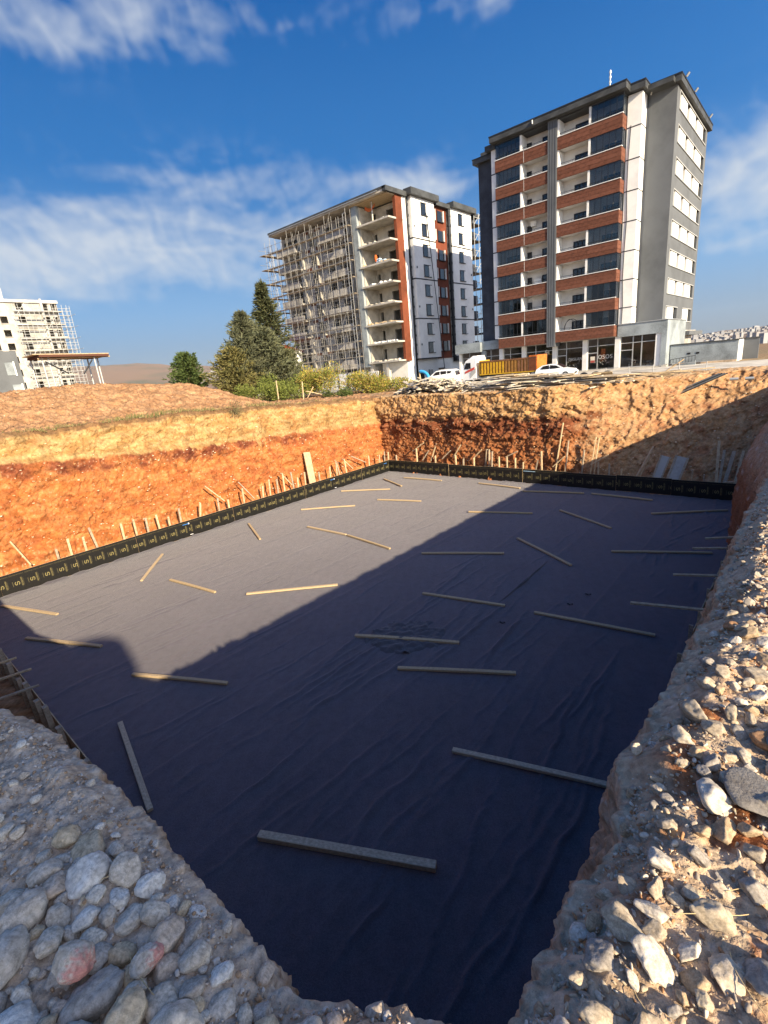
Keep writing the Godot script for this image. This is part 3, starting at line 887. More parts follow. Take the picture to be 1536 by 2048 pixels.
	for k in 22:
		var a := 2.0 + k * 1.0
		beam_at(r, "stake", P(-1.33, a, FLOOR - 0.05), P(-1.33, a + 0.03, (-4.35 if a < 9.0 else -3.9) + 0.25 * fmod(k * 0.37, 1.0)), 0.05, 0.07, M.stake[k % 3])
	for a in [[13.2, 0.85, -4.02], [15.4, 0.8, -4.05], [16.2, 0.62, -3.98], [10.9, 1.25, -3.9], [22.9, 1.0, -3.85]]:
		beam_at(r, "brace", P(-1.2, a[0] + 0.2, a[2] + 0.1), P(-1.4 - a[1], a[0], a[2] - 0.02), 0.09, 0.04, M.stake[1])
	var n := thing("foundation_formwork", "shutter boards below the near left bank, their stakes and battens showing", "formwork", P(-11.0, 1.43, FLOOR), 0.0, "shutters round the pit floor")
	for k in 8:
		var a := -20.8 + k * 2.42
		form_panel(n, P(a + 1.2, 1.40, -4.53), 2.4, Vector3.LEFT, Vector3(0, 0, -1), film, ply, k * 0.3)
	for k in 16:
		var a := -16.0 + k * 0.72
		beam_at(n, "stake", P(a, 1.33, FLOOR - 0.05), P(a - 0.04, 1.31, -4.12 + 0.3 * fmod(k * 0.61, 1.0)), 0.09, 0.12, M.stake[2])
	for k in 3:
		beam_at(n, "batten", P(-13.4 + k * 0.9, 0.7, -3.95), P(-13.3 + k * 0.9, 1.5 + 0.08 * (k % 2), -4.0), 0.05, 0.035, M.stake[k % 3])

func form_panel(parent: Node, c: Vector3, l: float, along: Vector3, face: Vector3, film: Material, ply: Material, shift: float) -> void:
	var s := Vector3(absf(along.x) * l + absf(face.x) * 0.018, 0.75, absf(along.z) * l + absf(face.z) * 0.018)
	var p := put(parent, "board", box_mesh(s), ply, Transform3D(Basis.IDENTITY, c - world(parent)))
	put(p, "printed_face", panel_mesh(l, 0.745, along, face, shift), film)

func stakes(f: Node, list: Array, left: bool) -> void:
	for k in list.size():
		var q: Array = list[k]
		var lean := absf(q[2] - q[0]) > 0.3
		var y0: float = q[1] if lean else FLOOR - 0.1
		var off := 0.10 if not lean else 0.16
		var a := P(-20.9 - off, q[0], y0) if left else P(q[0], 23.78 + off, y0)
		var b := P(-20.9 - off - (0.1 if lean else 0.0), q[2], q[3]) if left else P(q[2], 23.78 + off + (0.1 if lean else 0.0), q[3])
		if not lean:
			a.x += 0.0 if left else (q[0] - q[2]) * 0.3
		beam_at(f, "brace" if lean else "stake", a, b, 0.08 if left else 0.115, 0.05, M.stake[(k * 7 + 1) % 3])

func build_planks() -> void:
	var pl := [[-5.46,2.59,-3.10,3.78],[-4.06,5.65,-1.50,6.50],[-9.99,2.35,-7.30,1.78],[-11.58,3.25,-9.26,4.40],[-6.39,6.98,-4.15,8.24],[-8.20,7.46,-5.80,8.60],[-8.14,10.29,-5.75,10.83],[-4.94,10.89,-2.18,11.30],[-4.56,16.00,-1.93,17.25],[-10.09,12.86,-7.54,14.21],[-12.98,7.39,-10.86,9.39],[-16.52,6.58,-14.04,6.90],[-17.43,5.96,-19.52,7.71],[-19.83,2.31,-17.21,3.24],[-16.26,2.18,-13.74,3.31],[-7.80,15.77,-5.25,14.28],[-7.77,19.70,-5.26,18.28],[-4.45,20.65,-2.13,22.19],[-7.48,22.74,-4.87,22.61],[-10.59,22.02,-7.81,22.70],[-11.22,17.92,-8.62,18.84],[-13.51,22.73,-10.97,22.52],[-18.52,22.40,-15.83,22.53],[-19.49,21.65,-17.27,20.61],[-19.94,18.39,-17.46,19.82],[-16.63,17.82,-14.30,18.49],[-19.14,14.76,-16.96,16.48],[-19.71,12.00,-17.19,10.88],[-16.58,13.01,-14.15,13.04],[-14.04,13.02,-11.42,12.66]]
	var lab := ["weathered timber baulk nearest the camera, lying across the dark felt", "long timber batten running under the near right bank", "timber batten pointing at the camera beside the near left bank", "timber batten in the shade just right of the lit felt's lower tip", "timber batten in the shade below the crumpled scrap of felt", "timber batten lying across the crumpled scrap of felt", "timber batten left of the long slit in the felt", "timber batten between the slit in the felt and the right bank", "long timber batten ending close to the right pit wall", "timber batten lying just inside the shade at mid floor", "timber batten whose right end just meets the shadow's edge", "sunlit timber batten right of the upright one near the left shutter", "sunlit timber batten standing nearly upright in the picture near the left shutter", "timber batten at the picture's left edge, half in shade", "timber batten with only its right tip in the sun, lower left", "timber batten slanting down to the slit in the felt", "timber batten slanting down right in the far shade", "timber batten nearest the far right corner of the felt", "timber batten close to the far shutter, in the shade", "thin timber batten at the far edge where the shade begins", "timber batten whose left tip alone is sunlit, far floor", "sunlit timber batten by the far shutter nearest the shade", "sunlit timber batten closest to the far left corner", "short looking sunlit batten pointing away near the far left corner", "sunlit timber batten beside the left shutter, far end", "sunlit timber batten lying level behind the long pale one", "long pale sunlit batten beside the left shutter below the leaning board", "steep sunlit batten lying alone near the left shutter", "sunlit batten, the left one of two lying end to end", "sunlit batten, the right one of two lying end to end"]
	rng.seed = 5
	for k in pl.size():
		var a := Vector2(pl[k][0], pl[k][1])
		var b := Vector2(pl[k][2], pl[k][3])
		var l := a.distance_to(b)
		var mb := MB.new()
		var w := rng.randf_range(0.085, 0.105)
		var h := rng.randf_range(0.05, 0.062)
		if k == 0: w = 0.12; h = 0.09
		mb.beam(l, h, w, 0.007, rng.randf_range(0.0, 0.012))
		var c := (a + b) / 2
		var o := put(self, "timber_batten", mb.mesh(), M.wood[[2, 2, 2, 1, 1, 1, 1, 1, 1, 1, 3, 0, 3, 1, 1, 1, 1, 1, 1, 0, 0, 3, 3, 0, 3, 3, 3, 0, 3, 0][k]])
		o.position = P(c.x, c.y, FLOOR + h / 2 + 0.016)
		o.rotation = Vector3(rng.randf_range(-0.04, 0.04), (b - a).angle(), 0)
		tag(o, lab[k], "timber batten", "battens weighing down the felt")

func sign_stroke(parent: Node, called: String, pts: Array, w: float, mat_: Material) -> void:
	var mb := MB.new()
	for k in pts.size() - 1:
		mb.bar(pts[k] - world(parent), pts[k + 1] - world(parent), w, 0.01)
	put(parent, called, mb.mesh(), mat_)

# The finished block: brick-red balcony bands, dark cornice, white lit flank windows, shops below.
func build_tower() -> void:
	var b := thing("apartment_tower", "finished grey and white apartment tower with brick red balcony bands and shops below", "building", P(-25.0, 72.0, -0.86))
	var L := []
	for k in 8: L.append(4.18 + 2.943 * k)
	# bodies
	blk(b, "wall", -34.1, -17.26, 64.15, 80.0, 2.85, 26.5, M.plaster)
	blk(b, "wall", -36.5, -34.1, 64.0, 80.0, 2.9, 25.9, M.grey_dark)
	blk(b, "wall", -34.1, -33.34, 63.0, 64.15, 4.2, 26.45, M.white)
	blk(b, "wall", -17.26, -14.75, 65.6, 82.0, 2.85, 26.5, M.grey_wall)
	blk(b, "wall", -18.62, -17.23, 63.85, 65.7, 4.1, 26.5, M.white)
	# dark joints round the white pilasters at each floor
	for k in range(1, 8):
		blk(b, "joint", -18.63, -17.215, 63.835, 65.6, L[k] - 1.22, L[k] - 1.12, M.frame)
		blk(b, "joint", -34.11, -33.33, 62.985, 64.0, L[k] - 1.25, L[k] - 1.13, M.frame)
	# rain pipes
	tube_at(b, "rain_pipe", P(-17.12, 65.5, 4.2), P(-17.12, 65.5, 26.4), 0.06, M.grey_dark)
	for k in 7:
		tube_at(b, "cable", P(-18.3 + 0.08 * sin(k * 2.0), 63.81, L[k] - 1.0), P(-18.3 + 0.08 * sin((k + 1) * 2.0), 63.81, L[k + 1] - 1.0), 0.035, M.frame, 5)
	# flank facing right: spandrels, end piers, glazing strips with white shutters
	blk(b, "pier", -14.75, -14.45, 65.6, 66.85, 2.85, 26.5, M.grey_wall)
	blk(b, "pier", -14.75, -14.45, 81.1, 82.3, 2.85, 26.5, M.grey_wall)
	var trim := mat(C(0.36, 0.37, 0.37), 0.7)
	for k in 8:
		var y0: float = L[k] - 0.02
		var y1: float = L[k] + 1.5
		var yb: float = 2.85 if k == 0 else L[k - 1] + 1.5
		blk(b, "spandrel", -14.75, -14.452, 66.85, 81.1, yb, y0, M.grey_wall)
		if k == 7: blk(b, "spandrel", -14.75, -14.452, 66.85, 81.1, y1, 26.5, M.grey_wall)
		var spans := [[66.85, 81.1]] if k > 0 else [[66.95, 72.7], [75.8, 81.1]]
		if k == 0: blk(b, "pier", -14.75, -14.452, 72.7, 75.8, y0, y1, M.grey_wall)
		for sp in spans:
			var wn := blk(b, "window", -14.74, -14.70, sp[0], sp[1], y0, y1, M.dark_glass)
			blk(wn, "sill", -14.75, -14.36, sp[0] - 0.1, sp[1] + 0.1, y0 - 0.09, y0 + 0.01, trim)
			blk(wn, "frame", -14.75, -14.42, sp[0] - 0.1, sp[0] + 0.06, y0, y1 + 0.08, trim)
			blk(wn, "frame", -14.75, -14.40, sp[0] - 0.1, sp[1] + 0.1, y1, y1 + 0.09, trim)
			var sh := [[67.75, 70.75], [72.0, 75.15], [76.35, 79.75]] if k > 0 else ([[68.0, 71.0]] if sp[0] < 70.0 else [[76.3, 79.5]])
			for q in sh:
				blk(wn, "shutter", -14.70, -14.50, q[0], q[1], y0 + 0.04, y1 - 0.02, M.white)
	# balcony stacks
	for k in 8:
		var y: float = L[k]
		for bay in [[-33.34, -26.64], [-25.55, -18.70]]:
			var left: bool = bay[0] < -30.0
			var band := blk(b, "balcony_front", bay[0] + 0.03, bay[1] - 0.03, 62.56, 62.72, y - 1.25, y - 0.03, M.cladding[0])
			for r in 3:
				var cut: float = bay[0] + (3.6 if (k + r) % 2 == 0 else 2.5) if not left else bay[0] + 3.75
				blk(band, "board", bay[0], cut - 0.012, 62.5, 62.56, y - 1.27 + r * 0.415, y - 1.27 + r * 0.415 + 0.395, M.cladding[(k + r) % 3])
				blk(band, "board", cut + 0.012, bay[1], 62.5, 62.56, y - 1.27 + r * 0.415, y - 1.27 + r * 0.415 + 0.395, M.cladding[(k * 2 + r + 1) % 3])
				if not left: blk(band, "board", bay[1] - 0.05, bay[1] + 0.012, 62.57, 63.86, y - 1.27 + r * 0.415, y - 1.27 + r * 0.415 + 0.395, M.cladding[(k + r + 1) % 3])
			blk(band, "coping", bay[0] - 0.03, bay[1] + 0.05, 62.44, 62.78, y - 0.03, y + 0.03, M.white)
			blk(b, "balcony_floor", bay[0] + 0.02, bay[1] - 0.06, 62.74, 64.15, y - 1.2, y - 0.95, M.plaster)
			if left: blk(band, "joint", bay[0] + 3.735, bay[0] + 3.765, 62.49, 62.57, y - 1.26, y - 0.04, M.plaster)
			# rail on the open half, glazing on the other
			var dv: float = -30.0 if left else -22.05
			var op := [dv + 0.12, bay[1] - 0.02] if left else [bay[0] + 0.02, dv - 0.12]
			var gz := [bay[0] + 0.02, dv - 0.12] if left else [dv + 0.12, bay[1]]
			blk(b, "divider", dv - 0.11, dv + 0.11, 62.6, 64.15, y, y + 1.68, M.white)
			if not left: blk(b, "divider", bay[0] - 0.02, bay[0] + 0.14, 62.6, 64.15, y, y + 1.68, M.white)
			if not (left and k == 0):
				var rail := tube_at(b, "rail", P(op[0], 62.62, y + 0.28), P(op[1], 62.62, y + 0.28), 0.022, M.frame, 5)
				for e in 3: tube_at(rail, "post", P(lerpf(op[0] + 0.1, op[1] - 0.1, e / 2.0), 62.62, y + 0.03), P(lerpf(op[0] + 0.1, op[1] - 0.1, e / 2.0), 62.62, y + 0.28), 0.018, M.frame, 4)
			else:
				glazing(b, op[0], op[1], y, 5, true)
			glazing(b, gz[0], gz[1], y, 6 if left else 5, k < 2)
			if not left:
				var g := blk(b, "side_glazing", bay[1] - 0.03, bay[1] - 0.015, 62.66, 63.84, y + 0.05, y + 1.63, M.glass)
				for e in [62.68, 63.25, 63.8]: blk(g, "mullion", bay[1] - 0.04, bay[1], e - 0.02, e + 0.02, y + 0.03, y + 1.65, M.frame)
			# doors and windows in the back wall
			if left:
				var d := blk(b, "balcony_door", -27.9, -26.75, 64.09, 64.16, y - 0.9, y + 1.05, M.dark_glass)
				door_frame(d, -27.9, -26.75, 64.06, y - 0.9, y + 1.05, 2)
				var e := blk(b, "window", -29.85, -29.35, 64.09, 64.16, y - 0.9, y + 1.0, M.dark_glass)
				door_frame(e, -29.85, -29.35, 64.06, y - 0.9, y + 1.0, 1)
				var w := blk(b, "window", -32.6, -31.0, 64.09, 64.16, y - 0.4, y + 1.0, M.dark_glass)
				door_frame(w, -32.6, -31.0, 64.06, y - 0.4, y + 1.0, 2)
			else:
				var d := blk(b, "balcony_door", -24.05, -22.6, 64.09, 64.16, y - 0.9, y + 1.0, M.dark_glass)
				door_frame(d, -24.05, -22.6, 64.06, y - 0.9, y + 1.0, 3)
				var w := blk(b, "window", -20.8, -19.2, 64.09, 64.16, y - 0.5, y + 0.95, M.dark_glass)
				door_frame(w, -20.8, -19.2, 64.06, y - 0.5, y + 0.95, 3)
	blk(b, "lintel", -33.36, -18.68, 62.6, 64.1, 26.45, 26.62, M.cornice)
	# the dark pier between the stacks
	blk(b, "pier", -26.64, -25.57, 62.42, 64.15, 2.45, 26.6, M.grey_wall)
	for q in [-26.4, -26.1, -25.8]: blk(b, "groove", q - 0.015, q + 0.015, 62.405, 62.425, 2.6, 26.4, M.frame)
	# cornice in three steps
	var roof := blk(b, "roof", -36.3, -14.6, 64.3, 82.2, 26.5, 26.9, M.cornice)
	blk(roof, "cornice", -33.75, -18.3, 61.9, 64.4, 26.62, 27.18, M.cornice)
	blk(roof, "cornice", -33.8, -18.25, 61.85, 64.4, 27.18, 27.3, M.frame)
	blk(roof, "cornice", -18.3, -16.9, 63.3, 65.6, 26.58, 27.16, M.cornice)
	blk(roof, "cornice", -18.25, -16.85, 63.25, 65.6, 27.16, 27.28, M.frame)
	blk(roof, "cornice", -16.9, -14.05, 65.05, 82.8, 26.56, 27.12, M.cornice)
	blk(roof, "cornice", -16.85, -14.0, 65.0, 82.85, 27.12, 27.25, M.frame)
	blk(roof, "cornice", -37.0, -34.4, 63.4, 80.2, 25.6, 26.1, M.cornice)
	blk(roof, "cornice", -37.05, -34.4, 63.35, 80.25, 26.1, 26.2, M.frame)
	blk(roof, "cornice", -34.75, -33.4, 62.6, 64.6, 26.2, 26.75, M.cornice)
	tube_at(roof, "rain_spout", P(-28.2, 61.8, 26.75), P(-28.2, 61.75, 27.1), 0.09, M.alu)
	for q in [66.5, 71.0, 80.0]: tube_at(roof, "floodlight", P(-13.95, q, 27.2), P(-13.7, q, 27.5), 0.12, M.alu)
	tube_at(roof, "rain_pipe", P(-16.82, 65.2, 26.3), P(-16.5, 64.9, 27.1), 0.08, M.alu)
	# roof aerial
	tube_at(roof, "aerial", P(-21.2, 66.0, 26.9), P(-21.2, 66.0, 30.4), 0.06, M.white)
	for q in 5: tube_at(roof, "aerial", P(-21.2, 66.0, 28.3 + q * 0.45), P(-21.2, 66.0, 28.48 + q * 0.45), 0.12, M.white)
	# shop floor: piers, beam, shopfronts
	blk(b, "podium_beam", -18.55, -13.95, 63.5, 64.2, 2.78, 4.12, M.grey_blue)
	blk(b, "podium_beam", -40.3, -33.45, 63.5, 64.3, 2.95, 4.1, M.grey_blue)
	blk(b, "podium_canopy", -40.5, -36.4, 62.9, 63.52, 2.75, 4.0, M.grey_blue)
	blk(b, "podium_wall", -13.95, -13.40, 63.5, 73.0, -0.9, 4.12, M.grey_blue)
	blk(b, "podium_coping", -18.55, -13.3, 63.4, 73.1, 4.12, 4.2, M.alu)
	blk(b, "podium_wall", -40.3, -13.95, 69.0, 80.0, -0.9, 2.85, M.concrete)
	blk(b, "podium_roof", -40.3, -13.45, 64.2, 80.0, 2.86, 3.0, M.concrete)
	blk(b, "podium_floor", -40.3, -13.45, 63.0, 69.0, -0.95, -0.72, M.concrete_pale)
	blk(b, "podium_wall", -40.3, -39.95, 63.52, 80.0, -0.9, 2.95, M.plaster)
	blk(b, "bay_window", -14.44, -13.0, 73.3, 82.0, 2.4, 2.86, M.grey_wall)
	for q in [-36.35, -33.6, -30.3, -26.1, -22.3, -18.55, -14.25]:
		blk(b, "shop_pier", q - 0.28, q + 0.28, 63.62, 64.2, -0.75, 2.86, M.plaster if q > -34.0 else M.grey_blue)
	var lanes := [[-39.9, -36.63], [-36.07, -33.88], [-33.32, -30.58], [-30.02, -26.38], [-25.82, -22.58], [-22.02, -18.83], [-18.27, -14.53]]
	for k in lanes.size():
		var a: float = lanes[k][0]
		var z: float = lanes[k][1]
		var s := blk(b, "shopfront", a, z, 63.94, 63.96, -0.7, 2.84, M.shop_glass)
		blk(s, "transom", a, z, 63.9, 64.0, 2.0, 2.08, M.alu)
		blk(s, "transom", a, z, 63.9, 64.0, -0.72, -0.64, M.alu)
		var dw := a + (z - a) * 0.36
		blk(s, "mullion", dw - 0.05, dw + 0.05, 63.89, 64.01, -0.7, 2.84, M.alu)
		blk(s, "mullion", a, a + 0.07, 63.89, 64.01, -0.7, 2.84, M.alu)
		blk(s, "mullion", z - 0.07, z, 63.89, 64.01, -0.7, 2.84, M.alu)
		blk(s, "door_head", a + 0.07, dw - 0.05, 63.88, 64.02, 1.2, 1.3, M.alu)
		if k == 6: blk(s, "mullion", -16.05, -15.93, 63.89, 64.01, -0.7, 2.84, M.alu)
		blk(b, "shop_partition", z + 0.12, z + 0.28, 64.2, 69.0, -0.75, 2.86, M.plaster)
	var paint := mat(C(0.42, 0.42, 0.40), 0.8)
	# hand painted letters and daubs on two shop panes
	for sp in [[-25.3 + 0.9, 0.75, "DASLAN"], [-21.1 + 0.3, 0.75, "OSOS"]]:
		var tm := TextMesh.new()
		tm.text = sp[2]
		tm.font_size = 40
		tm.pixel_size = 0.011 if sp[2].length() > 4 else 0.016
		tm.depth = 0.004
		var o := put(b, "painted_lettering", tm, paint)
		o.position = P(sp[0] + 0.85, 63.91, sp[1]) - world(b)
	rng.seed = 44
	for k in 26:
		var base: float = -23.6 if k % 2 == 0 else -20.3
		var q := Vector2(base + rng.randf_range(-0.85, 0.85), rng.randf_range(-0.2, 0.6))
		var pts := []
		for e in 4: pts.append(P(q.x + cos(e * 1.1 + k) * 0.11, 63.915, q.y + sin(e * 1.3 + k * 2.0) * 0.1))
		sign_stroke(b, "painted_daub", pts, 0.045, paint)
	# poster on one shop door
	var po := blk(b, "poster", -21.7, -21.15, 63.925, 63.932, 0.12, 0.85, M.concrete_pale)
	blk(po, "red_print", -21.68, -21.17, 63.918, 63.924, 0.14, 0.4, mat(C(0.30, 0.06, 0.05), 0.6))
	# stock and rubble inside the corner shop
	for k in 16:
		var q := Vector2(rng.randf_range(-17.6, -14.9), rng.randf_range(64.5, 66.5))
		var s := rng.randf_range(0.2, 0.5)
		blk(b, "carton", q.x - s / 2, q.x + s / 2, q.y - s / 2, q.y + s / 2, -0.72, -0.72 + s * rng.randf_range(0.6, 1.6), [M.white, M.cladding[0], M.stake[0], M.grey_blue][k % 4])
	# washing machine tub, plants and an air conditioner on balconies
	for q in [[-29.3, 4.18 + 2.943 * 4 + 0.9, 0.8], [-28.9, 4.18 + 2.943 * 2 + 0.2, 1.2]]:
		blk(b, "air_conditioner", q[0], q[0] + q[2] * 0.8, 63.75, 64.1, q[1], q[1] + 0.55, M.white)
	# hoops of hose leaning on the lowest right balcony
	var mb := MB.new()
	for h in 2:
		for k in 14:
			var a0 := PI * k / 14.0
			var a1 := PI * (k + 1) / 14.0
			mb.tube(P(-23.7 + cos(a0) * (0.95 - h * 0.3) - h * 0.2, 62.9, 4.2 + sin(a0) * 1.25), P(-23.7 + cos(a1) * (0.95 - h * 0.3) - h * 0.2, 62.9, 4.2 + sin(a1) * 1.25), 0.03, 6)
	var hoop := put(b, "hose_hoop", mb.mesh(), M.frame)
	hoop.position = -world(b)

func glazing(b: Node, u0: float, u1: float, y: float, n: int, dark: bool) -> void:
	var g := blk(b, "balcony_glazing", u0, u1, 62.60, 62.66, y + 0.03, y + 0.09, M.frame)
	blk(g, "head", u0, u1, 62.60, 62.66, y + 1.62, y + 1.68, M.frame)
	blk(g, "rail", u0, u1, 62.50, 62.54, y + 0.26, y + 0.30, M.frame)
	for k in n:
		var a := lerpf(u0, u1, float(k) / n)
		var z := lerpf(u0, u1, float(k + 1) / n)
		blk(g, "pane", a + 0.02, z - 0.02, 62.62 + 0.004 * (k % 2), 62.632 + 0.004 * (k % 2), y + 0.09, y + 1.62, M.dark_pane if dark and (k * 7) % 3 != 0 else M.glass)
		blk(g, "mullion", z - 0.022, z + 0.022, 62.605, 62.655, y + 0.09, y + 1.62, M.frame)

func door_frame(d: Node, u0: float, u1: float, v: float, y0: float, y1: float, n: int) -> void:
	for k in n + 1:
		var x := lerpf(u0, u1, float(k) / n)
		blk(d, "frame", x - 0.05, x + 0.05, v - 0.03, v + 0.03, y0, y1, M.frame)
	blk(d, "frame", u0 - 0.05, u1 + 0.05, v - 0.035, v + 0.03, y1 - 0.04, y1 + 0.06, M.frame)
	blk(d, "frame", u0, u1, v - 0.03, v + 0.03, y1 - 0.55, y1 - 0.48, M.frame)

func rods(parent: Node, called: String, list: Array, r: float, m: Material) -> void:
	for q in list: tube_at(parent, called, q[0], q[1], r, m, 5)

# The unfinished block with scaffolding on its left front and a painted flank.
func build_block() -> void:
	var b := thing("unfinished_apartment_block", "half finished apartment block, open concrete balconies, white flank with orange strip", "building", P(-66.0, 76.0, -0.6))
	var S := []
	for k in 9: S.append(2.9 + 2.96 * k)
	var conc := mat(C(0.50, 0.475, 0.42), 0.9, (M.concrete as StandardMaterial3D).albedo_texture, 0.13)
	var grey := mat(C(0.40, 0.39, 0.375), 0.9, (M.concrete as StandardMaterial3D).albedo_texture, 0.12)
	var cream := mat(C(0.54, 0.50, 0.42), 0.9, (M.concrete as StandardMaterial3D).albedo_texture, 0.12)
	blk(b, "wall", -80.0, -52.4, 70.6, 86.4, -0.6, 27.0, M.plaster)
	blk(b, "wall", -80.0, -79.7, 66.3, 70.6, -0.6, 26.9, M.plaster)
	for k in 8: blk(b, "floor_slab", -79.7, -52.4, 66.3, 70.6, 2.9 + 2.96 * k - 0.22, 2.9 + 2.96 * k, M.concrete)
	for q in [-74.4, -69.6, -62.1, -59.4]: blk(b, "partition", q - 0.1, q + 0.1, 66.3, 70.6, -0.6, 26.8, M.plaster)
	# --- open corner balconies
	for k in 8:
		var y: float = S[k]
		var sl := blk(b, "balcony_slab", -58.4, -51.72, 63.75, 67.3, y - 0.24, y, conc)
		blk(b, "side_wall", -58.62, -58.18, 64.4, 67.3, y, y + 2.72, cream)
		holed(b, "balcony_wall", -58.2, -52.2, 67.25, 67.6, y, y + 2.74, [[-57.9, -57.2, y + 0.02, y + 2.05], [-55.0, -53.45, y + 0.35, y + 2.0]], cream)
		blk(b, "sill", -55.1, -53.35, 67.05, 67.25, y + 0.27, y + 0.35, conc)
		blk(b, "corner_wall", -52.2, -51.95, 66.1, 67.3, y, y + 2.72, conc)
		rng.seed = 300 + k
		var mb := MB.new()
		for e in [4, 5, 10, 14, 26, 22, 16, 22][7 - k]:
			mb.box(P(rng.randf_range(-58.0, -52.4), rng.randf_range(63.95, 64.9), y + 0.1) - world(sl), Vector3(rng.randf_range(0.2, 0.7), rng.randf_range(0.12, 0.34), rng.randf_range(0.2, 0.5)), Basis(Vector3.UP, rng.randf() * 3.0) * Basis(Vector3.RIGHT, rng.randf() * 0.4))
		put(sl, "rubble", mb.mesh(), [M.concrete_pale, M.white, M.stake[1]][k % 3])
	blk(b, "soffit", -59.6, -51.72, 63.75, 67.3, 26.55, 26.75, M.stake[1])
	blk(b, "ground_slab", -82.0, -51.0, 63.5, 67.6, -0.75, -0.55, conc)
	for q in [[-58.6, -58.0], [-55.0, -54.5]]: blk(b, "column", q[0], q[1], 64.2, 64.8, -0.6, 2.66, conc)
	blk(b, "beam", -81.0, -58.6, 64.6, 67.6, 2.2, 2.95, conc)
	blk(b, "wall", -57.9, -52.3, 66.6, 67.25, -0.6, 2.6, M.plaster)
	# tall fair-faced pier left of the balconies
	blk(b, "pier", -59.5, -58.4, 63.9, 67.6, 2.2, 26.7, M.grey_blue)
	# roof with cornice
	var rf := blk(b, "roof", -80.2, -52.0, 64.5, 86.6, 26.75, 27.1, M.concrete)
	blk(rf, "cornice", -79.9, -51.5, 63.1, 64.6, 26.72, 27.05, M.concrete_pale)
	blk(rf, "cornice", -80.0, -51.45, 63.0, 64.6, 27.05, 27.36, M.cornice)
	blk(rf, "cornice", -52.0, -51.3, 63.0, 68.0, 26.7, 27.36, M.cornice)
	blk(rf, "cornice", -52.0, -50.5, 68.1, 75.6, 26.95, 27.85, M.cornice)
	blk(rf, "cornice", -52.0, -51.2, 75.6, 79.9, 26.75, 27.4, M.cornice)
	blk(rf, "cornice", -52.0, -50.5, 79.9, 87.4, 26.95, 27.8, M.cornice)
	blk(rf, "cornice", -53.0, -51.0, 87.4, 89.4, 26.6, 27.2, M.cornice)
	blk(rf, "gutter", -79.8, -53.0, 62.9, 63.02, 26.95, 27.05, M.alu)
	# --- flank
	blk(b, "orange_strip", -52.2, -51.7, 65.55, 67.12, 2.65, 26.7, mat(C(0.20, 0.06, 0.03), 0.8, (M.concrete as StandardMaterial3D).albedo_texture, 0.1))
	blk(b, "flank_wall", -52.3, -51.75, 67.12, 68.15, -0.6, 26.9, M.white)
	blk(b, "flank_wall", -52.4, -52.0, 68.15, 69.0, -0.6, 26.9, M.frame)
	tube_at(b, "rain_pipe", P(-51.8, 68.5, 2.6), P(-51.8, 68.5, 26.9), 0.16, M.frame, 8)
	for k in 16: tube_at(b, "pipe_clip", P(-51.8, 68.5, 3.4 + k * 1.48), P(-51.8, 68.5, 3.75 + k * 1.48), 0.24, M.frame, 8)
	flank_bay(b, 68.9, 75.0, 71.4, 73.1, S, M.white, 0)
	blk(b, "flank_wall", -52.4, -51.85, 75.0, 79.4, 2.6, 26.8, M.red_wall)
	for k in 8:
		for w in [[75.3, 75.85], [76.8, 78.3]]:
			var o := blk(b, "window", -51.9, -51.83, w[0], w[1], S[k] + 0.98, S[k] + 2.6, M.dark_glass)
			blk(o, "jamb", -51.9, -51.6, w[1], w[1] + 0.14, S[k] + 0.9, S[k] + 2.66, M.white)
			blk(o, "frame", -51.9, -51.72, w[0] - 0.1, w[0], S[k] + 0.88, S[k] + 2.7, M.frame)
			blk(o, "sill", -51.9, -51.55, w[0] - 0.12, w[1] + 0.14, S[k] + 0.88, S[k] + 0.98, M.frame)
	tube_at(b, "rain_pipe", P(-51.5, 79.75, 2.6), P(-51.5, 79.75, 26.9), 0.28, M.frame, 8)
	for k in 16: tube_at(b, "pipe_clip", P(-51.5, 79.75, 3.4 + k * 1.48), P(-51.5, 79.75, 3.75 + k * 1.48), 0.36, M.frame, 8)
	flank_bay(b, 80.05, 86.6, 82.3, 83.95, S, M.white, 1)
	blk(b, "flank_wall", -52.4, -52.0, 67.0, 86.4, -0.7, 2.7, M.white)
	var gw := blk(b, "window", -52.02, -51.97, 75.1, 76.9, -0.2, 0.95, M.dark_glass)
	blk(gw, "frame", -52.02, -51.9, 75.0, 77.0, 0.9, 1.0, M.frame)
	var gd := blk(b, "door", -52.02, -51.96, 72.1, 73.3, -0.6, 0.85, M.concrete)
	blk(gd, "frame", -52.02, -51.9, 72.0, 72.1, -0.6, 0.9, M.frame)
	tube_at(b, "cable", P(-51.0, 72.5, 25.0), P(-50.9, 75.4, 0.5), 0.06, M.frame, 5)
	# --- scaffolded front
	for k in 8:
		var y: float = S[k]
		for q in [[-80.2, -74.6, 64.6], [-69.0, -62.2, 64.8]]:
			blk(b, "balcony_slab", q[0], q[1], q[2], 66.0, y - 0.25, y, conc)
			blk(b, "parapet", q[0], q[1], q[2], q[2] + 0.18, y, y + 0.85, grey)
		var holes := [[-79.4, -75.6, y + 0.1, y + 2.2], [-72.3, -71.0, y + 0.1, y + 2.3], [-68.2, -66.4, y + 0.5, y + 2.2], [-65.0, -62.8, y + 0.5, y + 2.2], [-61.4, -60.4, y + 0.1, y + 2.3]]
		holed(b, "front_wall", -80.0, -59.5, 66.0, 66.3, y, y + 2.96, holes, grey)
		if k == 0: holed(b, "front_wall", -80.0, -59.5, 66.0, 66.3, -0.6, y, [[-78.0, -75.5, 0.2, 2.0], [-72.5, -70.0, -0.5, 2.0], [-67.0, -63.0, 0.2, 2.0]], grey)
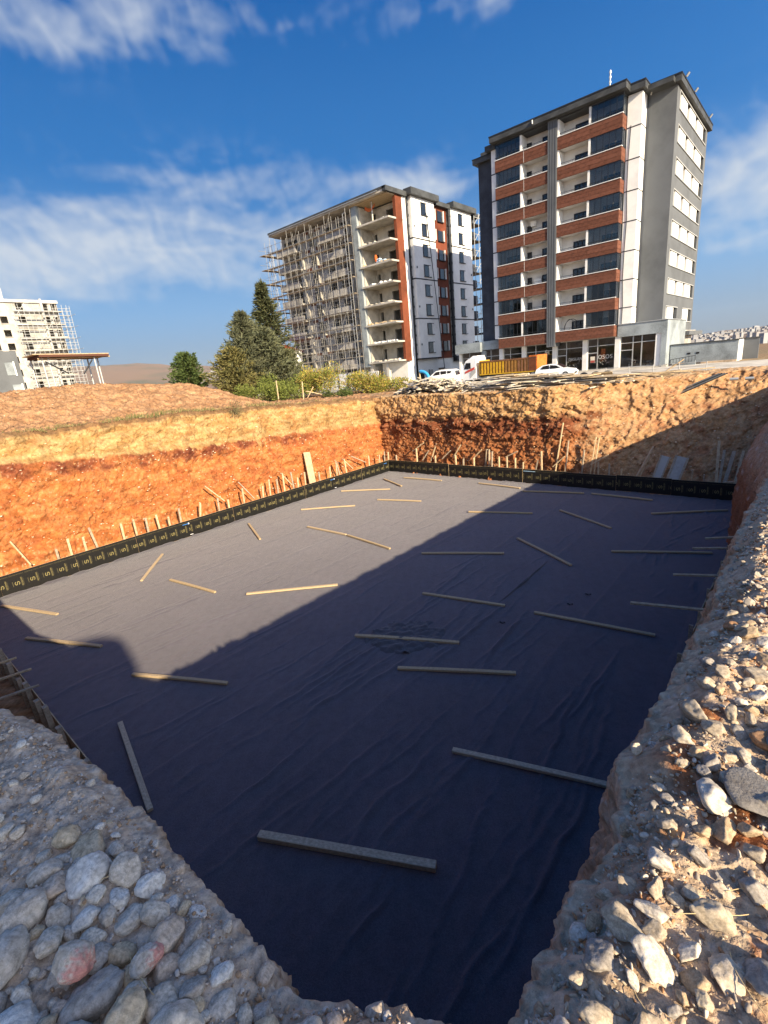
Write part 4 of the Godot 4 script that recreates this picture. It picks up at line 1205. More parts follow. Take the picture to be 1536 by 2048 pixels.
		for q in [[-79.4, -75.6, 0.1, 2.2], [-72.3, -71.0, 0.1, 2.3], [-68.2, -66.4, 0.5, 2.2], [-65.0, -62.8, 0.5, 2.2], [-61.4, -60.4, 0.1, 2.3]]:
			var o := blk(b, "sill", q[0] - 0.06, q[1] + 0.06, 65.85, 66.0, y + q[2] - 0.07, y + q[2], conc)
			for e in 2: blk(o, "bar", q[0], q[1], 65.86, 65.92, y + lerpf(q[2], q[3], 0.3 + 0.35 * e), y + lerpf(q[2], q[3], 0.3 + 0.35 * e) + 0.06, conc)
			blk(o, "frame", (q[0] + q[1]) / 2 - 0.04, (q[0] + q[1]) / 2 + 0.04, 65.85, 65.92, y + q[2], y + q[3], conc)
		for q in [-74.2, -70.4, -62.0, -59.9]:
			blk(b, "pilaster", q - 0.13, q + 0.13, 65.6, 66.0, y - 0.2, y + 1.9, conc)
		for q in [-73.0, -69.9, -61.0]:
			blk(b, "brick_infill", q - 0.7, q + 0.7, 65.95, 66.0, y + 2.3, y + 2.75, M.cladding[1])
	scaffold_front(b)
	# orange sheet hung in the top balcony, bundles on a lower one
	var or_ := mat(C(0.55, 0.12, 0.03), 0.8)
	var cl := MB.new()
	for k in 6:
		cl.quad(Vector3(k * 0.35, -0.5 * sin(k / 6.0 * PI), 0), Vector3((k + 1) * 0.35, -0.5 * sin((k + 1) / 6.0 * PI), 0), Vector3((k + 1) * 0.35, -0.5 * sin((k + 1) / 6.0 * PI) - 0.5, 0.15), Vector3(k * 0.35, -0.5 * sin(k / 6.0 * PI) - 0.5, 0.15))
	var sh := put(self, "orange_sheet", cl.mesh(), or_)
	sh.position = P(-57.0, 64.6, 26.2)
	tag(sh, "orange red sheet hung in the top open balcony", "sheet")
	tube_at(b, "prop", P(-55.6, 64.6, 23.62), P(-55.6, 64.6, 26.5), 0.12, M.concrete_pale, 6)
	var sk := thing("sack_heap", "pale blue sacks with an orange bundle on an open balcony", "sacks", P(-54.3, 64.3, 17.7))
	for k in 7:
		var sm := SphereMesh.new()
		sm.radius = 0.3
		sm.height = 0.42
		sm.radial_segments = 12
		sm.rings = 6
		put(sk, "sack", sm, mat(C(0.45, 0.56, 0.66), 0.8) if k < 6 else or_, Transform3D(Basis(Vector3.UP, k * 0.8).scaled(Vector3(1.3, 0.9, 0.9) if k < 6 else Vector3(0.8, 2.6, 0.8)), Vector3(-0.7 + (k % 4) * 0.5, 0.2 + 0.3 * (k / 4), 0.1 * (k % 2)) if k < 6 else Vector3(-0.9, 0.75, 0.2)))
	# --- rear scaffold seen past the right corner
	var s2 := thing("scaffold", "dark steel scaffold behind the white flank, seen between the two towers", "scaffold", P(-52.0, 89.5, -0.6))
	for k in 10:
		var y := 1.0 + k * 2.72
		var pl := blk(s2, "deck", -54.5, -51.0, 87.2, 90.2, y, y + 0.12, M.frame)
		blk(pl, "toe_board", -54.5, -51.0, 90.15, 90.2, y + 0.1, y + 0.4, M.frame)
		tube_at(s2, "rail", P(-51.0, 87.2, y + 1.1), P(-51.0, 90.6, y + 1.1), 0.05, M.steel_grey, 5)
		tube_at(s2, "brace", P(-51.0, 87.4, y), P(-51.0, 90.4, y + 2.7), 0.05, M.steel_grey, 5)
		blk(s2, "net_panel", -53.8, -51.6, 87.4, 88.8, y + 0.1, y + 1.6, M.grey_dark)
	for q in [87.3, 88.9, 90.4, 91.6]: tube_at(s2, "standard", P(-51.0, q, -0.6), P(-51.0, q, 27.4), 0.05, M.steel_grey, 5)

# a wall panel facing -v between u0..u1 and y0..y1 with rectangular holes [u0, u1, y0, y1] listed from left to right
func holed(b: Node, called: String, u0: float, u1: float, v0: float, v1: float, y0: float, y1: float, holes: Array, m: Material) -> void:
	var x := u0
	for h in holes:
		blk(b, called, x, h[0], v0, v1, y0, y1, m)
		blk(b, called, h[0], h[1], v0, v1, y0, h[2], m)
		blk(b, called, h[0], h[1], v0, v1, h[3], y1, m)
		x = h[1]
	blk(b, called, x, u1, v0, v1, y0, y1, m)

func flank_bay(b: Node, v0: float, v1: float, w0: float, w1: float, S: Array, m: Material, id: int) -> void:
	blk(b, "bay_wall", -52.2, -51.2, v0, v1, 2.85 if id == 0 else 2.0, 26.97, m)
	blk(b, "bay_base", -52.2, -51.17, v0 - 0.03, v1 + 0.03, 2.68 if id == 0 else 1.9, 2.86, M.frame)
	for y in [9.15, 15.2, 21.1]: blk(b, "band", -52.1, -51.17, v0 - 0.03, v1 + 0.03, y - 0.09, y + 0.09, M.frame)
	for k in 8:
		var y: float = S[k] + 0.78 + 0.27 * (k / 7.0)
		var o := blk(b, "window", -51.25, -51.19, w0, w1, y, y + 1.66, M.dark_glass)
		blk(o, "frame", -51.25, -51.10, w0 - 0.12, w0, y - 0.1, y + 1.76, M.frame)
		blk(o, "frame", -51.25, -51.10, w0, w1, y + 1.66, y + 1.76, M.frame)
		blk(o, "sill", -51.25, -51.05, w0 - 0.14, w1 + 0.1, y - 0.12, y, M.frame)
		blk(o, "jamb", -51.25, -51.12, w1 - 0.42, w1, y, y + 1.66, M.white)
	for k in 4: blk(b, "vent", -51.22, -51.1, v1 - 0.6 if id == 1 else v0 + 0.4, v1 - 0.4 if id == 1 else v0 + 0.6, S[k * 2] + 2.0, S[k * 2] + 2.3, M.grey_wall)

func scaffold_front(_b: Node) -> void:
	var s := thing("scaffold", "tall steel tube scaffold standing against the unfinished block's left front", "scaffold", P(-71.0, 63.4, -0.6))
	var levels := 10
	for k in 14:
		var u := -80.3 + k * 1.63
		for v in [62.2, 63.3]:
			tube_at(s, "standard", P(u, v, -0.6), P(u, v, 25.8 + 0.5 * sin(k * 2.0)), 0.036, M.steel, 5)
	for k in levels:
		var y := 1.6 + k * 2.48
		blk(s, "deck", -80.7, -59.2, 62.7, 63.25, y - 0.05, y + 0.03, M.stake[2])
		for v in [62.15, 63.35]: tube_at(s, "ledger", P(-80.8, v, y - 0.1), P(-59.0, v, y - 0.1), 0.036, M.steel, 5)
		tube_at(s, "guard_rail", P(-80.8, 62.15, y + 1.0), P(-59.0, 62.15, y + 1.0), 0.028, M.steel, 5)
		tube_at(s, "guard_rail", P(-82.4, 62.2, y + 1.0), P(-82.4, 72.0, y + 1.0), 0.036, M.steel, 5)
		blk(s, "deck", -82.4, -81.1, 62.3, 74.0, y - 0.05, y + 0.03, M.stake[2])
		for e in 2:
			var u := -78.7 + ((k * 5 + e * 7) % 12) * 1.63
			tube_at(s, "brace", P(u, 62.1, y), P(u + 1.63, 62.1, y + 2.4), 0.028, M.steel, 5)
	for v in [64.5, 66.8, 69.0, 71.5, 74.0]:
		for u in [-82.4, -81.2]:
			tube_at(s, "standard", P(u, v, -0.6), P(u, v, 25.9), 0.055, M.steel_grey, 5)
	# ladder frames beside the fair-faced pier
	for k in 12:
		var y := 0.6 + k * 2.1
		for u in [-59.9, -59.3]: tube_at(s, "ladder_frame", P(u, 62.4, y), P(u, 62.4, y + 1.9), 0.06, M.steel_grey, 5)
		tube_at(s, "ladder_frame", P(-59.9, 62.4, y + 1.9), P(-59.3, 62.4, y + 1.9), 0.06, M.steel_grey, 5)

# The raw concrete block far on the left.
func build_left_block() -> void:
	var b := thing("concrete_frame_block", "raw concrete apartment block with dark window holes, cut by the picture's left edge", "building", P(-150.0, 36.0, -1.0))
	var raw := mat(C(0.47, 0.45, 0.41), 0.95, (M.concrete as StandardMaterial3D).albedo_texture, 0.1)
	var pale := mat(C(0.57, 0.56, 0.53), 0.9, (M.concrete as StandardMaterial3D).albedo_texture, 0.1)
	blk(b, "wall", -160.0, -147.0, 22.0, 45.3, -1.0, 24.0, raw)
	blk(b, "wall", -147.0, -143.0, 45.0, 45.3, -1.0, 24.0, raw)
	blk(b, "wall", -147.0, -143.0, 22.0, 22.3, -1.0, 24.0, raw)
	blk(b, "roof", -160.5, -142.6, 21.5, 45.6, 24.0, 24.65, pale)
	blk(b, "stair_head", -158.0, -146.0, 26.0, 35.6, 24.65, 27.6, pale)
	for k in 8:
		var y := 23.9 - k * 2.95
		var cols := [[27.0, 29.0], [30.2, 31.8], [33.2, 34.6], [36.8, 38.3], [42.4, 43.4], [44.0, 44.9]]
		if k == 0: cols.remove_at(2)
		var top := y + (0.1 if k == 0 else 1.45)
		var x := 22.0
		for q in cols:
			blk(b, "wall", -143.3, -143.0, x, q[0], y - 1.5, top, raw)
			blk(b, "wall", -143.3, -143.0, q[0], q[1], y, top, raw)
			blk(b, "sill", -143.0, -142.8, q[0] - 0.1, q[1] + 0.1, y - 1.62, y - 1.5, raw)
			x = q[1]
		blk(b, "wall", -143.3, -143.0, x, 45.3, y - 1.5, top, raw)
		blk(b, "floor_slab", -147.0, -143.3, 22.3, 45.0, y - 2.4, y - 2.2, raw)
		blk(b, "balcony_slab", -143.0, -142.0, 36.0, 42.0, y - 0.25 - 1.7, y - 1.7, pale)
		blk(b, "balcony_slab", -143.0, -141.6, 42.0, 45.8, y - 0.25 - 1.7, y - 1.7, raw)
		blk(b, "pilaster", -143.0, -142.3, 41.7, 42.1, y - 1.7, y + 1.0, pale)
	var s := thing("scaffold", "steel scaffold round the right end of the raw concrete block", "scaffold", P(-140.6, 42.0, -1.0))
	for k in 12:
		var v := 35.6 + k * 1.0
		tube_at(s, "standard", P(-140.7, v, -1.0), P(-140.7, v, 23.4), 0.05, M.steel_grey, 5)
	for k in 9:
		var y := 0.2 + k * 2.6
		blk(s, "deck", -141.6, -140.7, 35.4, 47.0, y, y + 0.08, M.steel_grey)
		tube_at(s, "guard_rail", P(-140.7, 35.4, y + 1.0), P(-140.7, 47.4, y + 1.0), 0.05, M.steel_grey, 5)
		tube_at(s, "guard_rail", P(-140.7, 35.4, y + 1.6), P(-140.7, 47.4, y + 1.6), 0.05, M.steel_grey, 5)
		tube_at(s, "brace", P(-140.65, 36.0 + (k % 4) * 2.0, y), P(-140.65, 38.0 + (k % 4) * 2.0, y + 2.6), 0.05, M.steel_grey, 5)
		for e in 4: tube_at(s, "transom", P(-150.0 + e * 3.0, 47.3, y), P(-147.0 + e * 3.0, 47.3, y), 0.05, M.steel_grey, 5)
	for e in 5: tube_at(s, "standard", P(-152.0 + e * 2.8, 47.3, -1.0), P(-152.0 + e * 2.8, 47.3, 23.2), 0.05, M.steel_grey, 5)
	var h := thing("grey_house", "plain grey house wall with pale window surrounds, at the picture's left edge", "building", P(-80.0, 12.0, -0.8))
	blk(h, "wall", -92.0, -80.0, 8.0, 19.2, -0.8, 8.2, M.grey_wall)
	for q in [[17.6, 18.5, 5.2], [17.8, 18.8, 2.4]]:
		var w := blk(h, "window", -80.02, -79.94, q[0], q[1], q[2], q[2] + 1.6, M.grey_blue)
		blk(w, "frame", -80.02, -79.85, q[1], q[1] + 0.15, q[2] - 0.1, q[2] + 1.7, M.white)

# ---------- timber stacks on the far rim
func build_piles() -> void:
	rng.seed = 611
	var meshes := []
	for k in 5:
		var mb := MB.new()
		mb.beam([1.5, 1.9, 2.3, 2.6, 3.0][k], 0.045, [0.14, 0.11, 0.18, 0.22, 0.16][k], 0.005, 0.0)
		meshes.append(mb.mesh())
	var a := thing("plank_pile", "tangled heap of used planks on the far rim beside the white van", "timber pile", P(-18.5, 26.3, -0.1))
	for k in 190:
		var u := rng.randf_range(-21.8, -15.4)
		var top := table(u, [-21.8, -20.9, -20.2, -19.0, -17.5, -16.2, -15.4], [0.2, 0.62, 0.98, 0.72, 0.42, 0.24, 0.08])
		var y := -0.12 + top * sqrt(rng.randf())
		var v := rng.randf_range(26.2, 29.0)
		var yaw := rng.randf_range(-0.45, 0.55) + (2.2 if k % 9 != 0 else 0.4)
		var o := put(a, "plank", meshes[rng.randi() % 5], M.pile_wood[k % 3])
		o.transform = Transform3D(Basis(Vector3.UP, yaw) * Basis(Vector3.FORWARD, rng.randf_range(-0.16, 0.16)) * Basis(Vector3.RIGHT, rng.randf_range(-0.5, 0.5)), P(u, v, y) - world(a))
	var b := thing("plank_pile", "long low stack of grey boards and panels on the far rim below the yellow tipper", "timber pile", P(-12.0, 26.3, -0.1))
	for k in 170:
		var u := rng.randf_range(-15.0, -8.2)
		var top := table(u, [-15.0, -14.0, -12.0, -10.0, -8.2], [0.55, 0.75, 0.66, 0.5, 0.28])
		var lay := rng.randf()
		var o := put(b, "plank", meshes[rng.randi() % 5], M.pile_wood[(k * 5) % 3])
		o.transform = Transform3D(Basis(Vector3.UP, rng.randf_range(-0.32, 0.32) + (1.2 if k % 11 == 0 else 0.0)) * Basis(Vector3.FORWARD, rng.randf_range(-0.07, 0.07)), P(u, rng.randf_range(25.9, 28.0), -0.08 + top * lay) - world(b))
	for k in 5:
		blk(b, "panel", -14.4 + k * 1.3, -12.9 + k * 1.35, 25.9, 27.8, 0.66 - k * 0.09, 0.69 - k * 0.09, M.stake[k % 3])
	var c := thing("plank_pile", "flat pale boards and offcuts strewn along the far rim right of the tipper", "timber pile", P(-8.0, 27.0, -0.05))
	for k in 46:
		var o := put(c, "plank", meshes[rng.randi() % 5], M.stake[[0, 0, 1, 2][k % 4]])
		var u := rng.randf_range(-10.6, -5.6)
		o.transform = Transform3D(Basis(Vector3.UP, rng.randf_range(-0.5, 0.5)) * Basis(Vector3.FORWARD, rng.randf_range(-0.1, 0.1)), P(u, 24.7 + far_batter(u) + rng.randf_range(0.2, 2.2), 0.03 + rng.randf() * 0.2) - world(c))
	var sh := put(self, "plywood_sheet", meshes[3], M.stake[0])
	var mb2 := MB.new()
	mb2.box(Vector3.ZERO, Vector3(0.95, 0.03, 0.62))
	sh.mesh = mb2.mesh()
	sh.transform = Transform3D(Basis(Vector3.UP, 0.15) * Basis(Vector3.RIGHT, -0.75), P(-8.9, 28.3, 0.24))
	tag(sh, "pale plywood sheet propped up on the boards at the far rim", "plywood sheet")
	# car tyres and scrap behind the sheet
	for k in 3:
		var t := TorusMesh.new()
		t.inner_radius = 0.17
		t.outer_radius = 0.3
		t.rings = 20
		t.ring_segments = 8
		var o := put(self, "tyre", t, M.frame, Transform3D(Basis(Vector3.RIGHT, 1.35) * Basis(Vector3.FORWARD, 0.2 * k), P(-10.4 + k * 0.6, 29.6 + 0.2 * k, 0.16)))
		tag(o, ["old car tyre left of the two behind the propped plywood sheet", "old car tyre between two others behind the propped plywood sheet", "old car tyre right of the two behind the propped plywood sheet"][k], "tyre", "tyres on the far rim")
	# leaning boards behind the far shutters and the wide one on the left
	var lean := [[-13.85, -13.78, -3.2, 0.16, "first of two grey boards propped side by side at the far wall"], [-13.55, -13.64, -3.2, 0.14, "second of two grey boards propped side by side at the far wall"], [-9.81, -9.5, -1.72, 0.1, "tallest post propped against the far soil wall"], [-9.27, -9.22, -2.62, 0.12, "grey board just right of the tallest propped post"], [-8.04, -7.93, -2.44, 0.12, "pale board propped where the lit soil meets the shade, left one"], [-7.86, -7.8, -2.5, 0.1, "pale board propped where the lit soil meets the shade, right one"], [-6.19, -5.47, -2.87, 0.1, "longer of two slanting boards left of the stacked panels"], [-6.03, -5.61, -3.3, 0.1, "shorter of two slanting boards left of the stacked panels"], [-2.80, -2.99, -2.60, 0.1, "tallest pale board in the bundle by the far right corner"], [-2.73, -2.77, -2.99, 0.1, "short board in the middle of the bundle by the far right corner"], [-2.61, -2.42, -3.03, 0.14, "wide grey board in the bundle by the far right corner"], [-2.24, -2.1, -3.01, 0.1, "board leaning right of the bundle by the far right corner"]]
	for k in lean.size():
		var q: Array = lean[k]
		var p0 := P(q[0], 23.95, FLOOR + 0.02)
		var p1 := P(q[1], 24.05 + far_batter(q[1]) * 0.16 + 0.08, q[2])
		var mb := MB.new()
		mb.bar(Vector3.ZERO, p1 - p0, q[3], 0.035)
		var o := put(self, "leaning_board", mb.mesh(), M.stake[[2, 2, 0, 2, 0, 0, 1, 1, 1, 2, 2, 1][k]])
		o.position = p0
		tag(o, q[4], "board", "boards leaning behind the far shutter")
	for q in [[17.2, "wide grey board leaning on the lit left soil wall"]]:
		var mb := MB.new()
		mb.box(Vector3(0, 1.05, 0), Vector3(0.04, 2.1, 0.46))
		var o := put(self, "leaning_board", mb.mesh(), M.stake[1])
		o.transform = Transform3D(Basis(Vector3.BACK, 0.26) * Basis(Vector3.RIGHT, -0.12), P(-21.05, q[0] + 0.15, -4.5))
		tag(o, q[1], "board")
	for q in [[-5.15, -4.95, 0.38], [-4.5, -4.25, 0.5]]:
		var p := thing("formwork_panel", "metal framed panel tilted against the shaded far slope, left one" if q[2] < 0.4 else "metal framed panel with pale side rails on the shaded far slope, right one", "formwork panel", P(q[0], 23.98, -4.5), 0.0, "panels on the shaded slope")
		for e in [[0.0, 0.0, 0.36], [-0.2, 0.045, 0.07], [0.2, 0.045, 0.07]]:
			var mb := MB.new()
			mb.box(Vector3(e[0] * q[2] * 2.3, 0.7, e[1]), Vector3(e[2] * q[2] * 2.4, 1.4, 0.04))
			put(p, "sheet" if e[0] == 0.0 else "rail", mb.mesh(), M.concrete if e[0] == 0.0 else M.stake[2], Transform3D(Basis(Vector3.BACK, -0.22) * Basis(Vector3.RIGHT, -0.42), Vector3.ZERO))
	# dark boards dragged down the slope, two short pipes above them
	for k in 4:
		var mb := MB.new()
		mb.bar(Vector3.ZERO, P(-3.75 + k * 0.12, 28.95, -0.1) - P(-5.6 + k * 0.16, 28.3, -0.92), 0.16, 0.035)
		var o := put(self, "dark_plank", mb.mesh(), M.frame if k % 2 else M.grey_wall)
		o.position = P(-5.6 + k * 0.16, 28.35 - k * 0.05, -0.80)
		tag(o, "dark wet plank lying down the slope by the far right rim", "plank", "dark planks on the slope")
	for k in 2:
		var mb := MB.new()
		mb.tube(Vector3.ZERO, Vector3(0.34, 0.0, -0.05), 0.07, 12)
		var o := put(self, "pipe_offcut", mb.mesh(), M.alu)
		o.position = P(-3.3 + k * 0.6, 28.95, -0.28)
		tag(o, ["grey pipe offcut on the slope by the far right rim, left one", "grey pipe offcut on the slope by the far right rim, right one"][k], "pipe", "pipe offcuts")

# ---------- vehicles: bodies are extruded side profiles with rounded-in roofs
func body(pts: Array, w: float) -> ArrayMesh:
	# pts: [x, y, inset of the half width]; x runs along the vehicle
	var mb := MB.new()
	var n := pts.size()
	for s in [-1.0, 1.0]:
		var ring := []
		for p in pts: ring.append(Vector3(p[0], p[1], s * (w / 2 - p[2])))
		var poly := PackedVector2Array()
		for p in pts: poly.append(Vector2(p[0], p[1]))
		var tris := Geometry2D.triangulate_polygon(poly)
		for k in range(0, tris.size(), 3):
			mb.tri(ring[tris[k]], ring[tris[k + 1]], ring[tris[k + 2]])
	for k in n:
		var p: Array = pts[k]
		var q: Array = pts[(k + 1) % n]
		mb.quad(Vector3(p[0], p[1], -w / 2 + p[2]), Vector3(q[0], q[1], -w / 2 + q[2]), Vector3(q[0], q[1], w / 2 - q[2]), Vector3(p[0], p[1], w / 2 - p[2]))
	return mb.mesh()

func side_window(parent: Node, called: String, pts: Array, z: float, m: Material) -> void:
	var mb := MB.new()
	if pts.size() == 4: mb.quad(Vector3(pts[0].x, pts[0].y, z), Vector3(pts[1].x, pts[1].y, z), Vector3(pts[2].x, pts[2].y, z), Vector3(pts[3].x, pts[3].y, z))
	else: mb.tri(Vector3(pts[0].x, pts[0].y, z), Vector3(pts[1].x, pts[1].y, z), Vector3(pts[2].x, pts[2].y, z))
	put(parent, called, mb.mesh(), m)

func wheel(parent: Node, x: float, z: float, r: float, w: float) -> void:
	var mb := MB.new()
	mb.tube(Vector3(0, 0, -w / 2), Vector3(0, 0, w / 2), r, 18)
	var o := put(parent, "wheel", mb.mesh(), M.black)
	o.position = Vector3(x, r, z)
	var mc := MB.new()
	mc.tube(Vector3(0, 0, -w / 2 - 0.01), Vector3(0, 0, w / 2 + 0.01), r * 0.6, 14)
	put(o, "rim", mc.mesh(), M.alu)

func build_vehicles() -> void:
	var paint := mat(C(0.80, 0.81, 0.80), 0.3)
	paint.clearcoat_enabled = true
	paint.clearcoat = 0.6
	# tipper truck, nose to the left
	var t := thing("tipper_truck", "white cabbed tipper truck with yellow ribbed body and orange tailgate", "truck", P(-28.0, 54.0, -0.9), -0.06)
	put(t, "cab", body([[-5.25, 0.35, 0.0], [-5.3, 1.1, 0.0], [-5.2, 1.75, 0.03], [-4.85, 2.55, 0.1], [-4.4, 2.82, 0.15], [-3.35, 2.9, 0.15], [-3.3, 0.35, 0.0]], 2.3), paint)
	put(t, "roof_fairing", body([[-4.3, 2.85, 0.2], [-3.9, 3.12, 0.3], [-3.35, 3.1, 0.3], [-3.35, 2.85, 0.2]], 2.2), paint)
	for z in [1.155, -1.155]:
		side_window(t, "side_window", [Vector2(-4.75, 2.35), Vector2(-4.05, 2.35), Vector2(-4.05, 1.65), Vector2(-5.0, 1.65)], z, M.dark_glass)
	side_window(t, "red_lettering", [Vector2(-4.9, 1.35), Vector2(-3.5, 1.85), Vector2(-3.5, 1.55), Vector2(-4.95, 1.1)], 1.157, mat(C(0.55, 0.08, 0.06), 0.5))
	side_window(t, "grey_stripe", [Vector2(-4.1, 1.2), Vector2(-3.35, 1.7), Vector2(-3.35, 1.2), Vector2(-4.2, 0.5)], 1.156, mat(C(0.42, 0.42, 0.4), 0.6))
	var ws := MB.new()
	ws.quad(Vector3(-5.21, 1.75, -1.0), Vector3(-4.88, 2.52, -0.95), Vector3(-4.88, 2.52, 0.95), Vector3(-5.21, 1.75, 1.0))
	put(t, "windscreen", ws.mesh(), M.dark_glass, Transform3D(Basis.IDENTITY, Vector3(-0.015, 0.01, 0)))
	put(t, "chassis", box_mesh(Vector3(9.6, 0.22, 0.9)), M.black, Transform3D(Basis.IDENTITY, Vector3(0.0, 0.72, 0)))
	for x in [-4.5, 1.6, 2.9, 4.1]:
		for z in [-0.95, 0.95]: wheel(t, x, z, 0.5, 0.3)
	var ye := mat(C(0.62, 0.36, 0.03), 0.6, speckle(256, 95, [[0.02, 0.6, 3], [0.12, 0.5, 3]], 0.6, 1.15), 0.5)
	var br := mat(C(0.34, 0.17, 0.045), 0.7, ye.albedo_texture, 0.5)
	var du := mat(C(0.25, 0.12, 0.06), 0.75, ye.albedo_texture, 0.5)
	var orr := mat(C(0.62, 0.17, 0.035), 0.6, ye.albedo_texture, 0.5)
	var bx := put(t, "tipper_body", box_mesh(Vector3(7.3, 1.55, 2.1)), br, Transform3D(Basis.IDENTITY, Vector3(0.9, 1.6, 0)))
	for k in 16:
		for z in [1.09, -1.09]:
			put(bx, "rib", box_mesh(Vector3(0.2, 1.25, 0.12)), ye if k < 8 else (br if k < 12 else du), Transform3D(Basis.IDENTITY, Vector3(-3.35 + k * 0.4, -0.02, z)))
	for z in [1.09, -1.09]:
		put(bx, "top_rail", box_mesh(Vector3(7.3, 0.16, 0.14)), du, Transform3D(Basis.IDENTITY, Vector3(0, 0.72, z)))
		put(bx, "bottom_rail", box_mesh(Vector3(7.3, 0.12, 0.14)), ye, Transform3D(Basis.IDENTITY, Vector3(0, -0.72, z)))
	put(bx, "front_guard", box_mesh(Vector3(0.1, 1.75, 2.15)), ye, Transform3D(Basis.IDENTITY, Vector3(-3.72, 0.05, 0)))
	var tg := put(bx, "tailgate", box_mesh(Vector3(0.95, 1.75, 2.3)), orr, Transform3D(Basis.IDENTITY, Vector3(3.2, 0.1, 0)))
	for k in 7:
		put(tg, "rib", box_mesh(Vector3(0.05, 1.45, 0.05)), M.cladding[0], Transform3D(Basis.IDENTITY, Vector3(-0.36 + k * 0.12, 0.0, 1.165)))
	# white people carrier pointing away to the left
	var v := thing("white_van", "white people carrier parked behind the heap of planks", "car", P(-34.3, 50.0, -0.85), 0.16)
	put(v, "body", body([[-2.1, 0.3, 0.02], [-2.15, 0.75, 0.05], [-1.9, 0.98, 0.08], [-1.2, 1.12, 0.1], [-0.35, 1.72, 0.22], [0.4, 1.82, 0.22], [1.7, 1.8, 0.2], [2.05, 1.6, 0.14], [2.12, 1.0, 0.02], [2.1, 0.32, 0.02]], 1.8), paint)
	for z in [0.79, -0.79]:
		side_window(v, "side_window", [Vector2(-0.35, 1.6), Vector2(0.15, 1.66), Vector2(0.15, 1.12), Vector2(-0.9, 1.12)], z, M.dark_glass)
		side_window(v, "side_window", [Vector2(0.28, 1.66), Vector2(1.0, 1.66), Vector2(1.0, 1.12), Vector2(0.28, 1.12)], z, M.dark_glass)
		side_window(v, "side_window", [Vector2(1.12, 1.64), Vector2(1.7, 1.6), Vector2(1.4, 1.16), Vector2(1.12, 1.14)], z, M.dark_glass)
	put(v, "rear_window", box_mesh(Vector3(0.03, 0.5, 1.25)), M.dark_glass, Transform3D(Basis(Vector3.BACK, 0.2), Vector3(2.1, 1.36, 0)))
	put(v, "roof_rail", box_mesh(Vector3(1.6, 0.04, 0.05)), M.alu, Transform3D(Basis.IDENTITY, Vector3(0.8, 1.86, 0.6)))
	put(v, "tail_light", box_mesh(Vector3(0.05, 0.4, 0.12)), mat(C(0.4, 0.02, 0.02), 0.3), Transform3D(Basis.IDENTITY, Vector3(2.1, 0.9, 0.78)))
	put(v, "number_plate", box_mesh(Vector3(0.02, 0.11, 0.5)), M.white, Transform3D(Basis.IDENTITY, Vector3(2.14, 0.6, 0)))
	for x in [-1.35, 1.4]:
		for z in [-0.8, 0.8]: wheel(v, x, z, 0.32, 0.2)
	# white hatchback, nose to the right
	var c := thing("white_car", "white hatchback parked behind the tipper's tailgate, nose to the right", "car", P(-21.6, 53.2, -0.87), PI + 0.05)
	put(c, "body", body([[-2.0, 0.25, 0.03], [-2.08, 0.6, 0.05], [-1.85, 0.82, 0.1], [-1.0, 0.98, 0.08], [-0.25, 1.38, 0.24], [0.5, 1.46, 0.26], [1.3, 1.36, 0.24], [1.9, 0.98, 0.1], [2.02, 0.6, 0.04], [1.95, 0.25, 0.03]], 1.75), paint)
	for z in [0.775, -0.775]:
		side_window(c, "side_window", [Vector2(-0.25, 1.28), Vector2(0.42, 1.36), Vector2(0.42, 0.96), Vector2(-0.85, 0.96)], z, M.dark_glass)
		side_window(c, "side_window", [Vector2(0.5, 1.36), Vector2(1.2, 1.28), Vector2(1.45, 0.98), Vector2(0.5, 0.96)], z, M.dark_glass)
		put(c, "headlight", box_mesh(Vector3(0.3, 0.14, 0.1)), M.dark_glass, Transform3D(Basis.IDENTITY, Vector3(-1.85, 0.7, z * 0.93)))
	var wc := MB.new()
	wc.quad(Vector3(-1.0, 1.0, -0.7), Vector3(-0.27, 1.4, -0.58), Vector3(-0.27, 1.4, 0.58), Vector3(-1.0, 1.0, 0.7))
	put(c, "windscreen", wc.mesh(), M.dark_glass, Transform3D(Basis.IDENTITY, Vector3(-0.02, 0.02, 0)))
	put(c, "grille", box_mesh(Vector3(0.06, 0.16, 0.9)), M.black, Transform3D(Basis.IDENTITY, Vector3(-2.05, 0.45, 0)))
	for x in [-1.25, 1.3]:
		for z in [-0.78, 0.78]: wheel(c, x, z, 0.31, 0.2)

